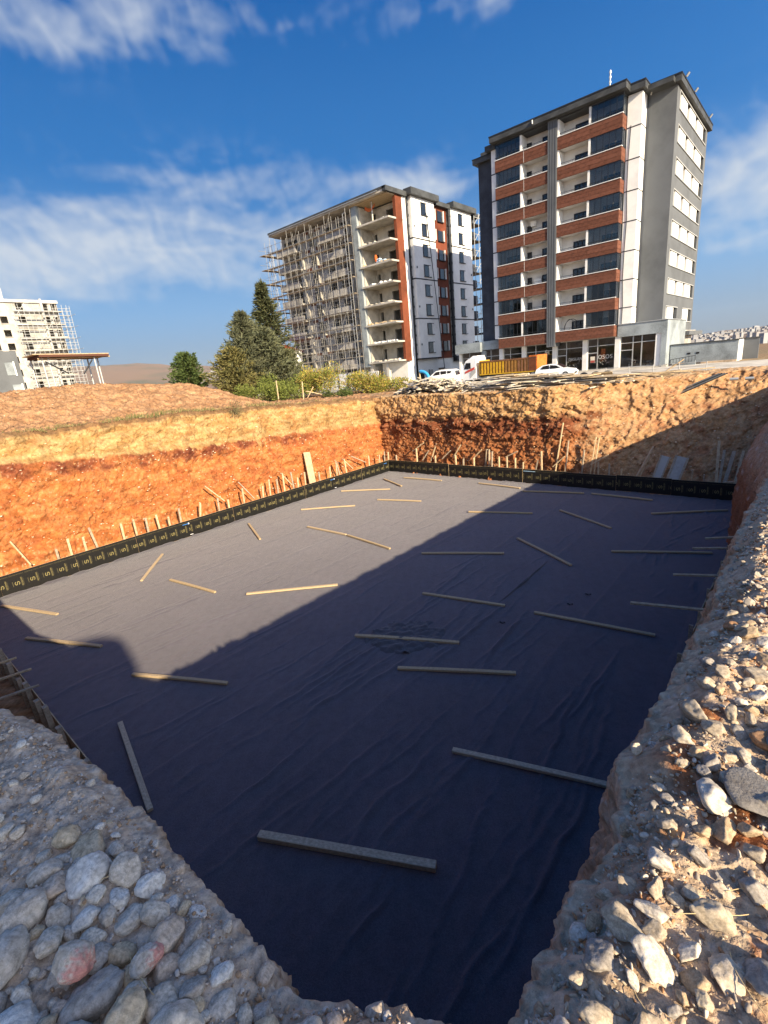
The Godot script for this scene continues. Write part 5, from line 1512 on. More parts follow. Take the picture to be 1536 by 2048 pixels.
# ---------- street side: road, boundary wall, ramp, rails, chute, shelter
func build_street() -> void:
	var asphalt := mat(C(0.17, 0.16, 0.145), 0.9, (M.concrete as StandardMaterial3D).albedo_texture, 0.4)
	var m := grid(steps(-60.0, 60.0, 2.0), steps(40.5, 49.0, 1.0), func(u, v): return P(u, v, maxf(land(u, v), -0.9) + 0.06), func(_u, _v, _p, _n): return Color.WHITE)
	tag(put(self, "road", m, asphalt), "", "", "", "structure")
	var pv := grid(steps(-60.0, 40.0, 2.0), steps(49.0, 63.2, 2.0), func(u, v): return P(u, v, -0.80), func(_u, _v, _p, _n): return Color.WHITE)
	tag(put(self, "pavement", pv, M.concrete_pale), "", "", "", "structure")
	var k0 := blk(self, "kerb", -60.0, 40.0, 48.9, 49.05, -0.95, -0.72, M.concrete_pale)
	tag(k0, "", "", "", "structure")
	var w := thing("boundary_wall", "grey rendered yard wall with dark coping right of the apartment tower", "wall", P(-9.0, 66.0, -1.2))
	blk(w, "panel", -13.3, -7.0, 65.2, 65.6, -0.66, 1.3, M.grey_blue)
	blk(w, "return", -7.4, -7.0, 65.6, 69.6, -1.4, 1.32, M.plaster)
	blk(w, "panel", -7.4, -5.6, 69.6, 70.0, -1.5, 1.34, M.grey_wall)
	blk(w, "coping", -13.3, -6.95, 65.1, 65.7, 1.3, 1.42, M.cornice)
	blk(w, "coping", -7.45, -5.5, 69.5, 70.1, 1.34, 1.44, M.cornice)
	blk(w, "base", -10.2, -7.0, 64.9, 65.3, -1.4, -0.66, mat(C(0.62, 0.47, 0.32), 0.9, (M.concrete as StandardMaterial3D).albedo_texture, 0.4))
	for q in [-11.6, -10.75]: blk(w, "vent", q, q + 0.3, 65.16, 65.2, 0.22, 0.4, M.black)
	var r := thing("access_ramp", "pale blue ramp wall with steps and a black railing beside the shop corner", "ramp", P(-11.5, 63.0, -0.9))
	var mb := MB.new()
	for s in [62.4, 62.75]:
		mb.tri(P(-12.9, s, -0.95) - world(r), P(-10.3, s, -0.4) - world(r), P(-10.3, s, -1.5) - world(r))
		mb.tri(P(-12.9, s, -0.95) - world(r), P(-10.3, s, -1.5) - world(r), P(-12.9, s, -1.5) - world(r))
	mb.quad(P(-12.9, 62.4, -0.95) - world(r), P(-10.3, 62.4, -0.4) - world(r), P(-10.3, 62.75, -0.4) - world(r), P(-12.9, 62.75, -0.95) - world(r))
	mb.quad(P(-10.3, 62.4, -0.4) - world(r), P(-10.3, 62.4, -1.5) - world(r), P(-10.3, 62.75, -1.5) - world(r), P(-10.3, 62.75, -0.4) - world(r))
	put(r, "ramp_wall", mb.mesh(), M.grey_blue)
	for k in 4: blk(r, "step", -13.6 + k * 0.1, -12.9, 61.3 + k * 0.3, 62.8, -1.0 + k * 0.1, -0.9 + k * 0.1, M.concrete_pale)
	tube_at(r, "rail", P(-12.7, 62.58, -0.15), P(-10.35, 62.58, 0.12), 0.03, M.frame)
	for k in 9:
		var u := -12.7 + k * 0.29
		tube_at(r, "baluster", P(u, 62.58, -0.93 + k * 0.063), P(u, 62.58, -0.15 + k * 0.033), 0.02 if k else 0.05, M.frame, 5)
	# slack wire on thin posts along the road edge, a leaning batten
	var f := thing("wire_fence", "thin wire fence on slim posts along the road's near edge", "fence", P(-8.3, 37.2, -0.4))
	for k in 5: tube_at(f, "post", P(-11.5 + k * 1.5, 37.1, -0.5), P(-11.5 + k * 1.5, 37.1, 0.35), 0.025, M.steel_grey, 5)
	for y in [0.05, 0.32]: tube_at(f, "wire", P(-11.5, 37.1, y), P(-5.5, 37.1, y), 0.012, M.steel_grey, 4)
	tube_at(f, "batten", P(-8.0, 36.8, -0.35), P(-6.8, 37.3, 0.55), 0.05, M.stake[1], 5)
	var dk := thing("drain_pipe", "long dark pipe lying on the ground in front of the road", "pipe", P(-8.0, 34.0, -0.3))
	tube_at(dk, "pipe", P(-10.9, 34.0, -0.2), P(-5.6, 34.4, -0.22), 0.09, M.frame, 8)
	# blue rubbish chute end with a post beside the white flank
	var ch := thing("blue_chute", "bright blue curved chute end standing by the white flank wall", "chute", P(-38.0, 52.0, -0.8))
	var cb := MB.new()
	for k in 8:
		var a0 := k * 0.2
		var a1 := (k + 1) * 0.2
		cb.tube(Vector3(-0.9 + sin(a0) * 1.3, cos(a0) * 1.0 + 0.75, 0), Vector3(-0.9 + sin(a1) * 1.3, cos(a1) * 1.0 + 0.75, 0), 0.2, 10)
	put(ch, "chute", cb.mesh(), mat(C(0.05, 0.32, 0.62), 0.4))
	tube_at(ch, "post", P(-39.0, 52.0, -0.8), P(-39.0, 52.0, 1.0), 0.12, M.stake[0], 6)
	blk(ch, "opening", -39.35, -38.4, 52.1, 52.2, -0.2, 0.95, M.black)
	# open shed on props behind the spoil mound
	var sh := thing("site_shelter", "flat brown shed roof on thin props standing behind the spoil mound", "shelter", P(-43.0, 13.5, 0.0))
	var rf := MB.new()
	rf.box(Vector3(0.2, 4.62, 0.0), Vector3(3.0, 0.16, 4.6), Basis(Vector3.RIGHT, -0.02))
	put(sh, "roof", rf.mesh(), mat(C(0.10, 0.045, 0.03), 0.9))
	var rp := MB.new()
	rp.box(Vector3(0.3, 4.74, 0.15), Vector3(2.6, 0.06, 5.0), Basis(Vector3.RIGHT, -0.02))
	put(sh, "roof_boards", rp.mesh(), M.stake[1])
	for q in [[1.2, 2.0], [1.2, 1.6], [-1.2, 2.1], [1.3, -1.4], [-1.0, -1.7], [0.2, -2.0]]:
		tube_at(sh, "prop", sh.position + Vector3(q[0], -0.2, q[1]), sh.position + Vector3(q[0], 4.6, q[1] + 0.05), 0.06, M.steel_grey, 6)
	for q in [[1.9, 0.6, 4.3, 3.4], [-1.2, -0.4, 4.3, 3.3]]:
		tube_at(sh, "brace", sh.position + Vector3(1.25, q[2], q[0]), sh.position + Vector3(1.25, q[3], q[1]), 0.05, M.frame, 6)
	tube_at(sh, "beam", sh.position + Vector3(1.2, 4.5, 2.3), sh.position + Vector3(1.2, 4.5, -2.5), 0.07, M.stake[0], 6)
	var wh := thing("red_roofed_house", "low white house with red tiled roof glimpsed behind the tall spruce", "house", P(-80.0, 58.0, -1.0))
	blk(wh, "wall", -82.0, -76.0, 56.0, 64.0, -1.0, 6.4, M.white)
	var hr := MB.new()
	hr.quad(Vector3(-2.4, 7.3, 2.4), Vector3(4.4, 7.3, 2.4), Vector3(4.4, 8.6, -2.0), Vector3(-2.4, 8.6, -2.0))
	hr.quad(Vector3(-2.4, 8.6, -2.0), Vector3(4.4, 8.6, -2.0), Vector3(4.4, 7.3, -6.4), Vector3(-2.4, 7.3, -6.4))
	put(wh, "roof", hr.mesh(), mat(C(0.45, 0.12, 0.06), 0.8))
	for q in [-82.0, -79.0]:
		blk(wh, "window", q, q + 0.9, 55.95, 56.02, 4.0, 5.2, M.dark_glass)
	# light hoarding below the trees
	var ho := thing("hoarding", "pale panel hoarding behind the shrubs under the scaffold", "fence", P(-54.0, 52.0, -0.6))
	for k in 7:
		blk(ho, "panel", -60.0 + k * 2.0, -58.06 + k * 2.0, 52.0, 52.06, -0.6, 1.5, M.plaster)
		blk(ho, "post", -60.05 + k * 2.0, -59.93 + k * 2.0, 51.9, 52.08, -0.6, 1.6, M.frame)
	# battens stuck in the ground among the shrubs
	for q in [[P(-29.26, 24.26, -0.1), P(-29.22, 24.31, 1.31), "upright timber stake among the shrubs"], [P(-30.5, 22.9, 0.2), P(-30.39, 22.83, 1.55), "upright timber stake behind the end of the spoil mound"], [P(-29.05, 24.51, 0.1), P(-28.7, 24.9, 0.85), "slanting half of the crossed battens by the shrubs"], [P(-29.1, 24.45, 0.6), P(-28.3, 25.3, 0.25), "flat half of the crossed battens by the shrubs"]]:
		var sb := MB.new()
		sb.bar(Vector3.ZERO, q[1] - q[0], 0.07, 0.05)
		var o := put(self, "timber_stake", sb.mesh(), M.stake[0])
		o.position = q[0]
		tag(o, q[2], "stake", "stakes by the shrubs")
	# the cement silo behind the photographer whose long shade lies over the near left bank
	var silo := thing("cement_silo", "slim grey cement silo behind the camera whose shade falls on the cobbles", "silo", P(20.0, -6.38, 0.0))
	tube_at(silo, "barrel", P(20.0, -6.38, 0.6), P(20.0, -6.38, 10.0), 1.26, M.grey_blue, 32)
	var cone := MB.new()
	cone.tube(Vector3(0, 10.0, 0), Vector3(0, 10.55, 0), 1.26, 32, 1.15)
	put(silo, "cap", cone.mesh(), M.cornice)
	for k in 4: blk(silo, "leg", 19.2 + (k % 2) * 1.5, 19.35 + (k % 2) * 1.5, -7.1 + (k / 2) * 1.5, -6.95 + (k / 2) * 1.5, 0.0, 0.7, M.cornice)

# ---------- the town in the haze
func build_town() -> void:
	rng.seed = 71
	var mm := MultiMesh.new()
	mm.transform_format = MultiMesh.TRANSFORM_3D
	mm.use_colors = true
	var b := BoxMesh.new()
	b.size = Vector3.ONE
	mm.mesh = b
	var list := []
	for k in 1500:
		var right := k % 5 != 0
		var az := rng.randf_range(-14.0, 8.0) if right else rng.randf_range(-63.0, -46.0)
		var d := rng.randf_range(1400.0, 6200.0) if right else rng.randf_range(3600.0, 5200.0)
		var u := d * sin(deg_to_rad(az))
		var v := d * cos(deg_to_rad(az))
		var tall := rng.randf() < 0.08 and right
		var s := Vector3(rng.randf_range(14, 30), rng.randf_range(26, 48) if tall else rng.randf_range(7, 16), rng.randf_range(14, 30))
		list.append([Transform3D(Basis(Vector3.UP, rng.randf() * 0.6 + 0.4).scaled_local(s), P(u, v, land(u, v) + s.y * 0.45)), [Color(0.29, 0.29, 0.295), Color(0.27, 0.255, 0.245), Color(0.31, 0.31, 0.31), Color(0.25, 0.24, 0.235)][k % 4]])
	mm.instance_count = list.size()
	for k in list.size():
		mm.set_instance_transform(k, list[k][0])
		mm.set_instance_color(k, list[k][1])
	var o := MultiMeshInstance3D.new()
	o.multimesh = mm
	o.material_override = vcol(mat(Color.WHITE, 0.9))
	o.name = "distant_town"
	add_child(o)
	tag(o, "pale city houses and towers fading into the haze on the horizon", "town", "", "stuff")

func leaf_mat(rough := 0.8) -> StandardMaterial3D:
	var m := StandardMaterial3D.new()
	m.vertex_color_use_as_albedo = true
	m.roughness = rough
	m.metallic_specular = 0.2
	m.cull_mode = BaseMaterial3D.CULL_DISABLED
	m.backlight_enabled = true
	m.backlight = Color(0.25, 0.25, 0.2)
	return m

func spray(mb: MB, a: Vector3, dir: Vector3, l: float, w: float, col: Color) -> void:
	# a flat twig of needles: narrow diamond
	var side := dir.cross(Vector3(rng.randf() - 0.5, rng.randf() - 0.5, rng.randf() - 0.5)).normalized() * w
	var m := a + dir * l * 0.45
	mb.quad(a, m + side, a + dir * l, m - side, col)

func conifer(called: String, label: String, at: Vector3, H: float, R: float, dark: Color, tip: Color, sd: int, droop: float, dense: int, power: float) -> void:
	rng.seed = sd
	var t := thing(called, label, "tree", at, 0.0, "evergreens behind the spoil mound")
	var tr := MB.new()
	tr.tube(Vector3(0, -0.3, 0), Vector3(0, H * 0.55, 0), 0.16 + H * 0.008, 8, 0.09)
	tr.tube(Vector3(0, H * 0.55, 0), Vector3(0.03 * H * 0.2, H * 0.98, 0), 0.09, 6, 0.015)
	var mb := MB.new()
	for k in dense:
		var h := pow(rng.randf(), 1.15)
		if droop > 0.0: h = (floorf(h * 15.0) + 0.5 + rng.randfn() * 0.3) / 15.0
		h = clampf(h, 0.0, 0.985)
		var y := H * (0.05 + 0.93 * h)
		var prof := pow(1.0 - h, power) * smoothstep(-0.12, 0.12, h)
		var an := rng.randf() * TAU
		var rr := R * prof * (0.78 + 0.34 * rng.randf()) * (0.78 + 0.42 * sin(an * 3.0 + y * 1.7 + sd) * sin(y * 2.3 + an)) + 0.08
		var out := Vector3(cos(an), 0, sin(an))
		var segs := 6
		for s in segs:
			var f := (s + 0.6 + rng.randf() * 0.6) / segs
			if f < 0.25: continue
			var p := out * rr * f + Vector3.UP * (y + rr * (-droop * f + (0.35 * droop + 0.22) * f * f * 1.6))
			var col := dark.lerp(tip, rng.randf())
			for e in 4:
				var d := (out * 0.9 + Vector3(rng.randf_range(-0.9, 0.9), rng.randf_range(-0.35, 0.95) - droop * 0.3, rng.randf_range(-0.9, 0.9))).normalized()
				spray(mb, p, d, rng.randf_range(0.22, 0.5) * (0.6 + R * 0.18), rng.randf_range(0.03, 0.065), col)
		tr.tube(Vector3(0, y - 0.05, 0), out * rr * 0.75 + Vector3.UP * (y - rr * droop * 0.5), 0.025, 4, 0.008)
	for e in 26:
		spray(mb, Vector3(0, H * (0.9 + 0.1 * rng.randf()), 0), Vector3(rng.randf_range(-0.5, 0.5), 1.0, rng.randf_range(-0.5, 0.5)).normalized(), 0.4, 0.04, tip)
	put(t, "trunk", tr.mesh(), mat(C(0.12, 0.08, 0.055), 0.95))
	put(t, "crown", mb.mesh(), M.leaf)

func shrub(called: String, label: String, at: Vector3, size: Vector3, n: int, cols: Array, sd: int, leaf := 0.09, up := 0.3) -> void:
	rng.seed = sd
	var t := thing(called, label, "shrub", at, 0.0, "shrubs behind the pit's far left corner")
	var mb := MB.new()
	var st := MB.new()
	var lobes := []
	for k in 9: lobes.append([Vector3(rng.randf_range(-0.75, 0.75), rng.randf_range(0.3, 0.75), rng.randf_range(-0.75, 0.75)), rng.randf_range(0.3, 0.48)])
	for l in lobes: st.tube(Vector3(l[0].x * 0.3, -0.1, l[0].z * 0.3) * size, l[0] * size, 0.02, 5, 0.006)
	for k in n:
		var l: Array = lobes[k % 9]
		var d: Vector3 = Vector3(rng.randfn(), rng.randfn(), rng.randfn()).normalized() * pow(rng.randf(), 0.45) * l[1]
		var p: Vector3 = (l[0] + d) * size
		if p.y < 0.02: p.y = rng.randf() * 0.3
		var c: Color = cols[rng.randi() % cols.size()]
		c = c * rng.randf_range(0.75, 1.2)
		var dir := (d.normalized() + Vector3(rng.randf_range(-0.8, 0.8), up + rng.randf_range(-0.5, 0.7), rng.randf_range(-0.8, 0.8))).normalized()
		spray(mb, p, dir, leaf * rng.randf_range(1.0, 2.2), leaf * rng.randf_range(0.25, 0.5), c)
	put(t, "stems", st.mesh(), mat(C(0.16, 0.11, 0.07), 0.95))
	put(t, "foliage", mb.mesh(), M.leaf)

func build_plants() -> void:
	M.leaf = leaf_mat()
	conifer("spruce_tree", "tallest dark spruce with drooping branches in front of the scaffold", P(-44.8, 33.5, -0.4), 11.9, 4.1, Color(0.055, 0.068, 0.035), Color(0.10, 0.10, 0.045), 81, 0.42, 700, 0.9)
	conifer("cypress_tree", "grey green pointed cypress left of the tallest spruce", P(-43.2, 29.4, -0.3), 8.5, 3.6, Color(0.09, 0.10, 0.062), Color(0.145, 0.15, 0.085), 82, -0.45, 820, 0.9)
	conifer("cypress_tree", "rounder grey green cypress between the pointed one and the spruce", P(-42.0, 31.0, -0.3), 6.8, 3.0, Color(0.085, 0.098, 0.06), Color(0.14, 0.145, 0.08), 83, -0.25, 720, 0.6)
	conifer("cypress_tree", "low yellowish green cypress at the left foot of the evergreens", P(-42.4, 27.1, -0.2), 4.9, 2.5, Color(0.12, 0.12, 0.045), Color(0.20, 0.175, 0.068), 84, -0.5, 520, 0.5)
	conifer("cypress_tree", "low grey green cypress filling the gap under the tall spruce", P(-41.6, 32.6, -0.3), 4.6, 2.4, Color(0.08, 0.09, 0.05), Color(0.14, 0.14, 0.07), 86, -0.3, 520, 0.5)
	conifer("thuja_bush", "lone round green evergreen standing on the skyline left of the others", P(-45.9, 24.3, 0.2), 4.5, 1.75, Color(0.055, 0.085, 0.028), Color(0.095, 0.125, 0.04), 85, -0.5, 460, 0.5)
	var yl := [Color(0.22, 0.23, 0.045), Color(0.15, 0.18, 0.04), Color(0.36, 0.28, 0.06), Color(0.25, 0.17, 0.06)]
	var gr := [Color(0.14, 0.17, 0.04), Color(0.18, 0.20, 0.05), Color(0.11, 0.13, 0.035)]
	shrub("shrub", "fresh green shrub at the foot of the spoil mound's end", P(-33.6, 24.2, -0.1), Vector3(2.3, 1.9, 2.3), 5200, gr, 91)
	shrub("shrub", "second fresh green shrub, right beside the one at the mound's end", P(-31.6, 25.6, -0.1), Vector3(2.2, 1.7, 2.2), 4600, gr, 92)
	shrub("shrub", "tallest yellowing shrub in front of the scaffold's foot", P(-31.0, 28.3, -0.1), Vector3(2.6, 2.5, 2.4), 7600, yl, 93)
	shrub("shrub", "middle yellowing shrub left of the rubble sacks", P(-28.9, 30.0, -0.2), Vector3(2.4, 1.75, 2.3), 5600, yl, 94)
	shrub("shrub", "low yellowing shrub nearest the heap of planks", P(-26.2, 29.8, -0.2), Vector3(2.5, 1.25, 2.1), 4600, yl, 95)
	shrub("shrub", "small dark green shrub under the crossed battens", P(-27.4, 26.4, -0.2), Vector3(1.3, 0.7, 1.2), 1500, [Color(0.06, 0.09, 0.025), Color(0.1, 0.11, 0.04)], 96)
	# grass along the rim of the left wall
	rng.seed = 97
	var mb := MB.new()
	for tuft in [[5.2, 0.3], [5.9, 0.4], [6.6, 0.3], [8.2, 0.4], [8.9, 0.6], [9.6, 0.6], [10.3, 0.6], [11.2, 0.5], [12.2, 0.5], [12.9, 0.4], [14.2, 0.3], [15.6, 0.5], [16.3, 0.6], [17.4, 0.3], [18.8, 0.25], [20.2, 0.3], [21.6, 0.25], [3.6, 0.3]]:
		for k in 120:
			var v: float = tuft[0] + rng.randfn() * 0.32
			var d := rng.randf_range(-0.05, 0.75)
			var p := P(-22.55 - d, v, left_top(v) + d * 0.05 - 0.03)
			var dir := Vector3(rng.randf_range(-0.5, 0.7), 1.0, rng.randf_range(-0.6, 0.6)).normalized()
			var c := Color(0.10, 0.12, 0.035).lerp(Color(0.30, 0.24, 0.12), rng.randf() * 0.9)
			spray(mb, p, dir, rng.randf_range(0.1, 0.42) * tuft[1] * 1.3, 0.012, c)
	tag(put(self, "rim_grass", mb.mesh(), M.leaf), "dry grass tufts along the top of the left soil wall", "grass", "", "stuff")
	# one weed rooted at the rim, hanging over the wall
	var w := MB.new()
	for k in 260:
		var d := Vector3(rng.randf_range(0.0, 0.7), rng.randf_range(-1.0, 0.5), rng.randf_range(-0.6, 0.6)).normalized()
		spray(w, P(-22.35, 13.9, left_top(13.9)) + d * rng.randf() * 0.45, d, 0.2, 0.012, Color(0.12, 0.11, 0.05).lerp(Color(0.22, 0.18, 0.1), rng.randf()))
	tag(put(self, "hanging_weed", w.mesh(), M.leaf), "dry weed hanging over the rim of the left soil wall", "weed")

var ico_v: PackedVector3Array
var ico_f: PackedInt32Array

func ico(levels: int) -> void:
	var t := (1.0 + sqrt(5.0)) / 2.0
	ico_v = PackedVector3Array([Vector3(-1, t, 0), Vector3(1, t, 0), Vector3(-1, -t, 0), Vector3(1, -t, 0), Vector3(0, -1, t), Vector3(0, 1, t), Vector3(0, -1, -t), Vector3(0, 1, -t), Vector3(t, 0, -1), Vector3(t, 0, 1), Vector3(-t, 0, -1), Vector3(-t, 0, 1)])
	for k in 12: ico_v[k] = ico_v[k].normalized()
	ico_f = PackedInt32Array([0, 11, 5, 0, 5, 1, 0, 1, 7, 0, 7, 10, 0, 10, 11, 1, 5, 9, 5, 11, 4, 11, 10, 2, 10, 7, 6, 7, 1, 8, 3, 9, 4, 3, 4, 2, 3, 2, 6, 3, 6, 8, 3, 8, 9, 4, 9, 5, 2, 4, 11, 6, 2, 10, 8, 6, 7, 9, 8, 1])
	for l in levels:
		var mid := {}
		var nf := PackedInt32Array()
		for k in range(0, ico_f.size(), 3):
			var m := []
			for e in 3:
				var a := ico_f[k + e]
				var b := ico_f[k + (e + 1) % 3]
				var key := mini(a, b) * 100000 + maxi(a, b)
				if not mid.has(key):
					mid[key] = ico_v.size()
					ico_v.append(((ico_v[a] + ico_v[b]) / 2).normalized())
				m.append(mid[key])
			nf.append_array([ico_f[k], m[0], m[2], ico_f[k + 1], m[1], m[0], ico_f[k + 2], m[2], m[1], m[0], m[1], m[2]])
		ico_f = nf

func stone_mesh(sd: int, cuts: int, flat: float, rough: float, squash: Vector3, red := false) -> ArrayMesh:
	rng.seed = sd
	var planes := []
	for k in cuts:
		planes.append([Vector3(rng.randfn(), rng.randfn(), rng.randfn()).normalized(), rng.randf_range(0.55, 0.86) if flat < 0.9 else rng.randf_range(0.42, 0.82)])
	var nz := noise(sd, 1.0, 4)
	var mb := MB.new()
	var tone := noise(sd + 3, 1.0, 3)
	for v in ico_v:
		var r := 1.0
		for p in planes:
			var d: float = v.dot(p[0])
			if d > 0.01: r = minf(r, lerpf(1.0, p[1] / d, flat) if p[1] / d < 1.0 else r)
		r *= 1.0 + rough * nz.get_noise_3dv(v * 1.3) + rough * 0.45 * nz.get_noise_3dv(v * 4.5) + rough * 0.3 * nz.get_noise_3dv(v * 11.0)
		mb.v.append(v * r * squash)
		var q := 0.5 + 0.5 * tone.get_noise_3dv(v * 1.2) + 0.3 * tone.get_noise_3dv(v * 5.0)
		var c := Color(0.66, 0.62, 0.57).lerp(Color(1.16, 1.14, 1.12), clampf(q * 1.3 - 0.15, 0.0, 1.0))
		c = c.lerp(Color(1.3, 1.3, 1.3), smoothstep(0.42, 0.6, tone.get_noise_3dv(v * 2.2 + Vector3.ONE * 9.0)) * 0.7)
		if red: c = c.lerp(Color(0.95, 0.36, 0.36), smoothstep(0.3, 0.95, v.x + v.z * 0.5 + 0.9 * tone.get_noise_3dv(v * 4.0)) * 0.75)
		mb.c.append(c)
	mb.n.resize(mb.v.size())
	mb.t.resize(mb.v.size())
	for k in range(0, ico_f.size(), 3):
		var a := ico_f[k]
		var b := ico_f[k + 1]
		var c := ico_f[k + 2]
		var nn := (mb.v[b] - mb.v[a]).cross(mb.v[c] - mb.v[a])
		mb.n[a] += nn; mb.n[b] += nn; mb.n[c] += nn
		mb.i.append_array([a, c, b])
	for k in mb.n.size(): mb.n[k] = mb.n[k].normalized()
	return mb.mesh()

func bank_y(u: float, v: float) -> float:
	# height of the bank surface near its rim, by the strip's own coordinates
	if u < -0.42: return bank_pos(u + 0.45, maxf(0.0, near_v(u) - v)).y
	return bank_pos(v - 0.72, maxf(0.0, u - right_u(v))).y

func build_stones() -> void:
	ico(3)
	var cobbles := []
	var rocks := []
	for k in 12: cobbles.append(stone_mesh(400 + k, 5 + k % 4, 0.72, 0.13, Vector3(1.0, rngf(k, 0.5, 0.78), rngf(k + 50, 0.62, 0.92))))
	for k in 12: rocks.append(stone_mesh(500 + k, 11 + k % 5, 0.97, 0.12, Vector3(1.0, rngf(k, 0.5, 0.85), rngf(k + 70, 0.6, 0.95))))
	var tex := speckle(512, 201, [[0.012, 0.8, 3], [0.05, 0.6, 4], [0.25, 0.6, 3]], 0.4, 1.15)
	var nrm := bumps(512, 203, 0.03, 5, 2.5)
	var cm := []
	for c in [C(0.78, 0.66, 0.51), C(0.72, 0.62, 0.50), C(0.84, 0.73, 0.58), C(0.74, 0.58, 0.38), C(0.62, 0.53, 0.43), C(0.88, 0.81, 0.70), C(0.74, 0.58, 0.43)]:
		cm.append(vcol(mat(c, 0.8, tex, 1.1, nrm, 0.5, false)))
	var rm := []
	for c in [C(0.60, 0.51, 0.38), C(0.52, 0.44, 0.33), C(0.68, 0.59, 0.46), C(0.42, 0.385, 0.34), C(0.56, 0.42, 0.27), C(0.74, 0.68, 0.58), C(0.48, 0.28, 0.15)]:
		rm.append(vcol(mat(c, 0.85, tex, 1.2, nrm, 0.8, false)))
	var taken := []
	# cobbles heaped on the near left bank
	var shade_names := ["grey brown", "dull grey", "pale buff", "ochre brown", "dark grey", "whitish", "pinkish brown"]
	rng.seed = 31
	var tries := 0
	var count := 0
	while count < 290 and tries < 26000:
		tries += 1
		var u := rng.randf_range(-3.6, -0.6)
		var t := rng.randf_range(0.02, 0.85)
		var r := rng.randf_range(0.045, 0.095) if tries < 330 else (rng.randf_range(0.026, 0.055) if tries < 2200 else rng.randf_range(0.012, 0.03))
		var edge := 0.09 + 0.10 * smoothstep(-1.5, -2.4, u) + r * 0.9
		if r > 0.033 and t < edge: continue
		if t < 0.12 and rng.randf() < 0.85: continue
		if u < -1.95 - 0.3 * t and r > 0.04: continue
		if u < -1.95 and rng.randf() < 0.86: continue
		var v := near_v(u) - t
		if v < -0.42: continue
		if not room(taken, u, v, r * 0.66): continue
		taken.append(Vector3(u, v, r * 0.66))
		count += 1
		var turn := Basis(Vector3.UP, rng.randf() * TAU) * Basis(Vector3.RIGHT, rng.randf_range(-0.5, 0.5)) * Basis(Vector3.BACK, rng.randf_range(-0.4, 0.4))
		var ci := rng.randi() % 7
		var o := put(self, "cobble", cobbles[rng.randi() % 12], cm[ci], Transform3D(turn.scaled_local(Vector3.ONE * r * rng.randf_range(0.95, 1.25)), P(u, v, bank_y(u, v) + r * rng.randf_range(-0.05, 0.4))))
		tag(o, "%s %s cobble %s, %s" % ["large" if r > 0.07 else ("middling" if r > 0.04 else ("small" if r > 0.024 else "very small")), shade_names[ci], "by the edge" if t < 0.2 else ("near the edge" if t < 0.42 else "far from the edge"), "lowest on left bank" if u > -1.35 else ("halfway up left bank" if u > -2.1 else "upper left bank")], "stone", "cobbles on the near left bank")
	# three cobbles with red paint
	var reds := [[-1.47, 0.055, 0.07, "cobble with a red painted end, right of the large pale round one"], [-1.30, 0.20, 0.05, "small cobble daubed with pink red paint near the rim"], [-1.05, -0.02, 0.045, "cobble with faint red paint low in the left foreground"]]
	for k in 3:
		var q: Array = reds[k]
		var o := put(self, "painted_cobble", stone_mesh(450 + k, 6, 0.75, 0.12, Vector3(1, 0.6, 0.75), true), cm[k], Transform3D(Basis(Vector3.UP, 0.6 + k).scaled_local(Vector3.ONE * q[2]), P(q[0], q[1], bank_y(q[0], q[1]) + q[2] * 1.05)))
		tag(o, q[3], "stone", "cobbles with red paint")
	# broken stone on the right bank
	var rock_names := ["buff", "brown", "pale cream", "dark grey", "orange brown", "whitish", "red brown"]
	rng.seed = 37
	tries = 0
	count = 0
	while count < 290 and tries < 24000:
		tries += 1
		var v := 0.75 + pow(rng.randf(), 1.3) * 5.2
		var t := rng.randf_range(0.03, 0.68)
		var r := rng.randf_range(0.038, 0.075) if tries < 420 else (rng.randf_range(0.022, 0.045) if tries < 3000 else rng.randf_range(0.011, 0.026))
		if r > 0.035 and (t < 0.09 + r or v > 3.6): continue
		var u := right_u(v) + t
		if not room(taken, u, v, r * 0.7): continue
		taken.append(Vector3(u, v, r * 0.7))
		count += 1
		var turn := Basis(Vector3.UP, rng.randf() * TAU) * Basis(Vector3.RIGHT, rng.randf_range(-0.6, 0.6)) * Basis(Vector3.BACK, rng.randf_range(-0.6, 0.6))
		var ci := rng.randi() % 7
		if ci == 6 and rng.randf() < 0.6: ci = 1
		var o := put(self, "broken_rock", rocks[rng.randi() % 12] if rng.randf() < 0.93 else cobbles[rng.randi() % 12], rm[ci], Transform3D(turn.scaled_local(Vector3.ONE * r * rng.randf_range(0.95, 1.3)), P(u, v, bank_y(u, v) + r * rng.randf_range(0.05, 0.38))))
		tag(o, "%s %s broken rock %s, %s" % ["large" if r > 0.055 else ("middling" if r > 0.034 else "small"), rock_names[ci], "on the lip" if t < 0.2 else ("near the lip" if t < 0.42 else "by the picture's edge"), "lowest on right bank" if v < 1.35 else ("halfway up right bank" if v < 2.4 else "high up right bank")], "stone", "rocks on the right bank")
	# slabs of broken paving at the right edge
	var sl := [[0.16, 2.25, 0.20, "flat grey slab of broken paving highest on the right bank"], [0.22, 1.85, 0.22, "flat grey slab of broken paving in the middle of the right bank"], [0.03, 1.86, 0.15, "smaller flat slab of broken paving left of the other two"]]
	var slab := vcol(mat(C(0.30, 0.28, 0.25), 0.95, speckle(512, 207, [[0.3, 1.0, 2], [0.02, 0.5, 3]], 0.3, 1.4), 1.6, nrm, 1.2, false))
	for k in 3:
		var q: Array = sl[k]
		var o := put(self, "paving_slab", stone_mesh(560 + k, 12, 0.97, 0.07, Vector3(1, 0.26, 0.72)), slab, Transform3D((Basis(Vector3.UP, 0.5 + k * 0.9) * Basis(Vector3.RIGHT, 0.06)).scaled_local(Vector3.ONE * q[2]), P(q[0], q[1], bank_y(q[0], q[1]) + 0.03)))
		tag(o, q[3], "paving slab", "broken paving on the right bank")
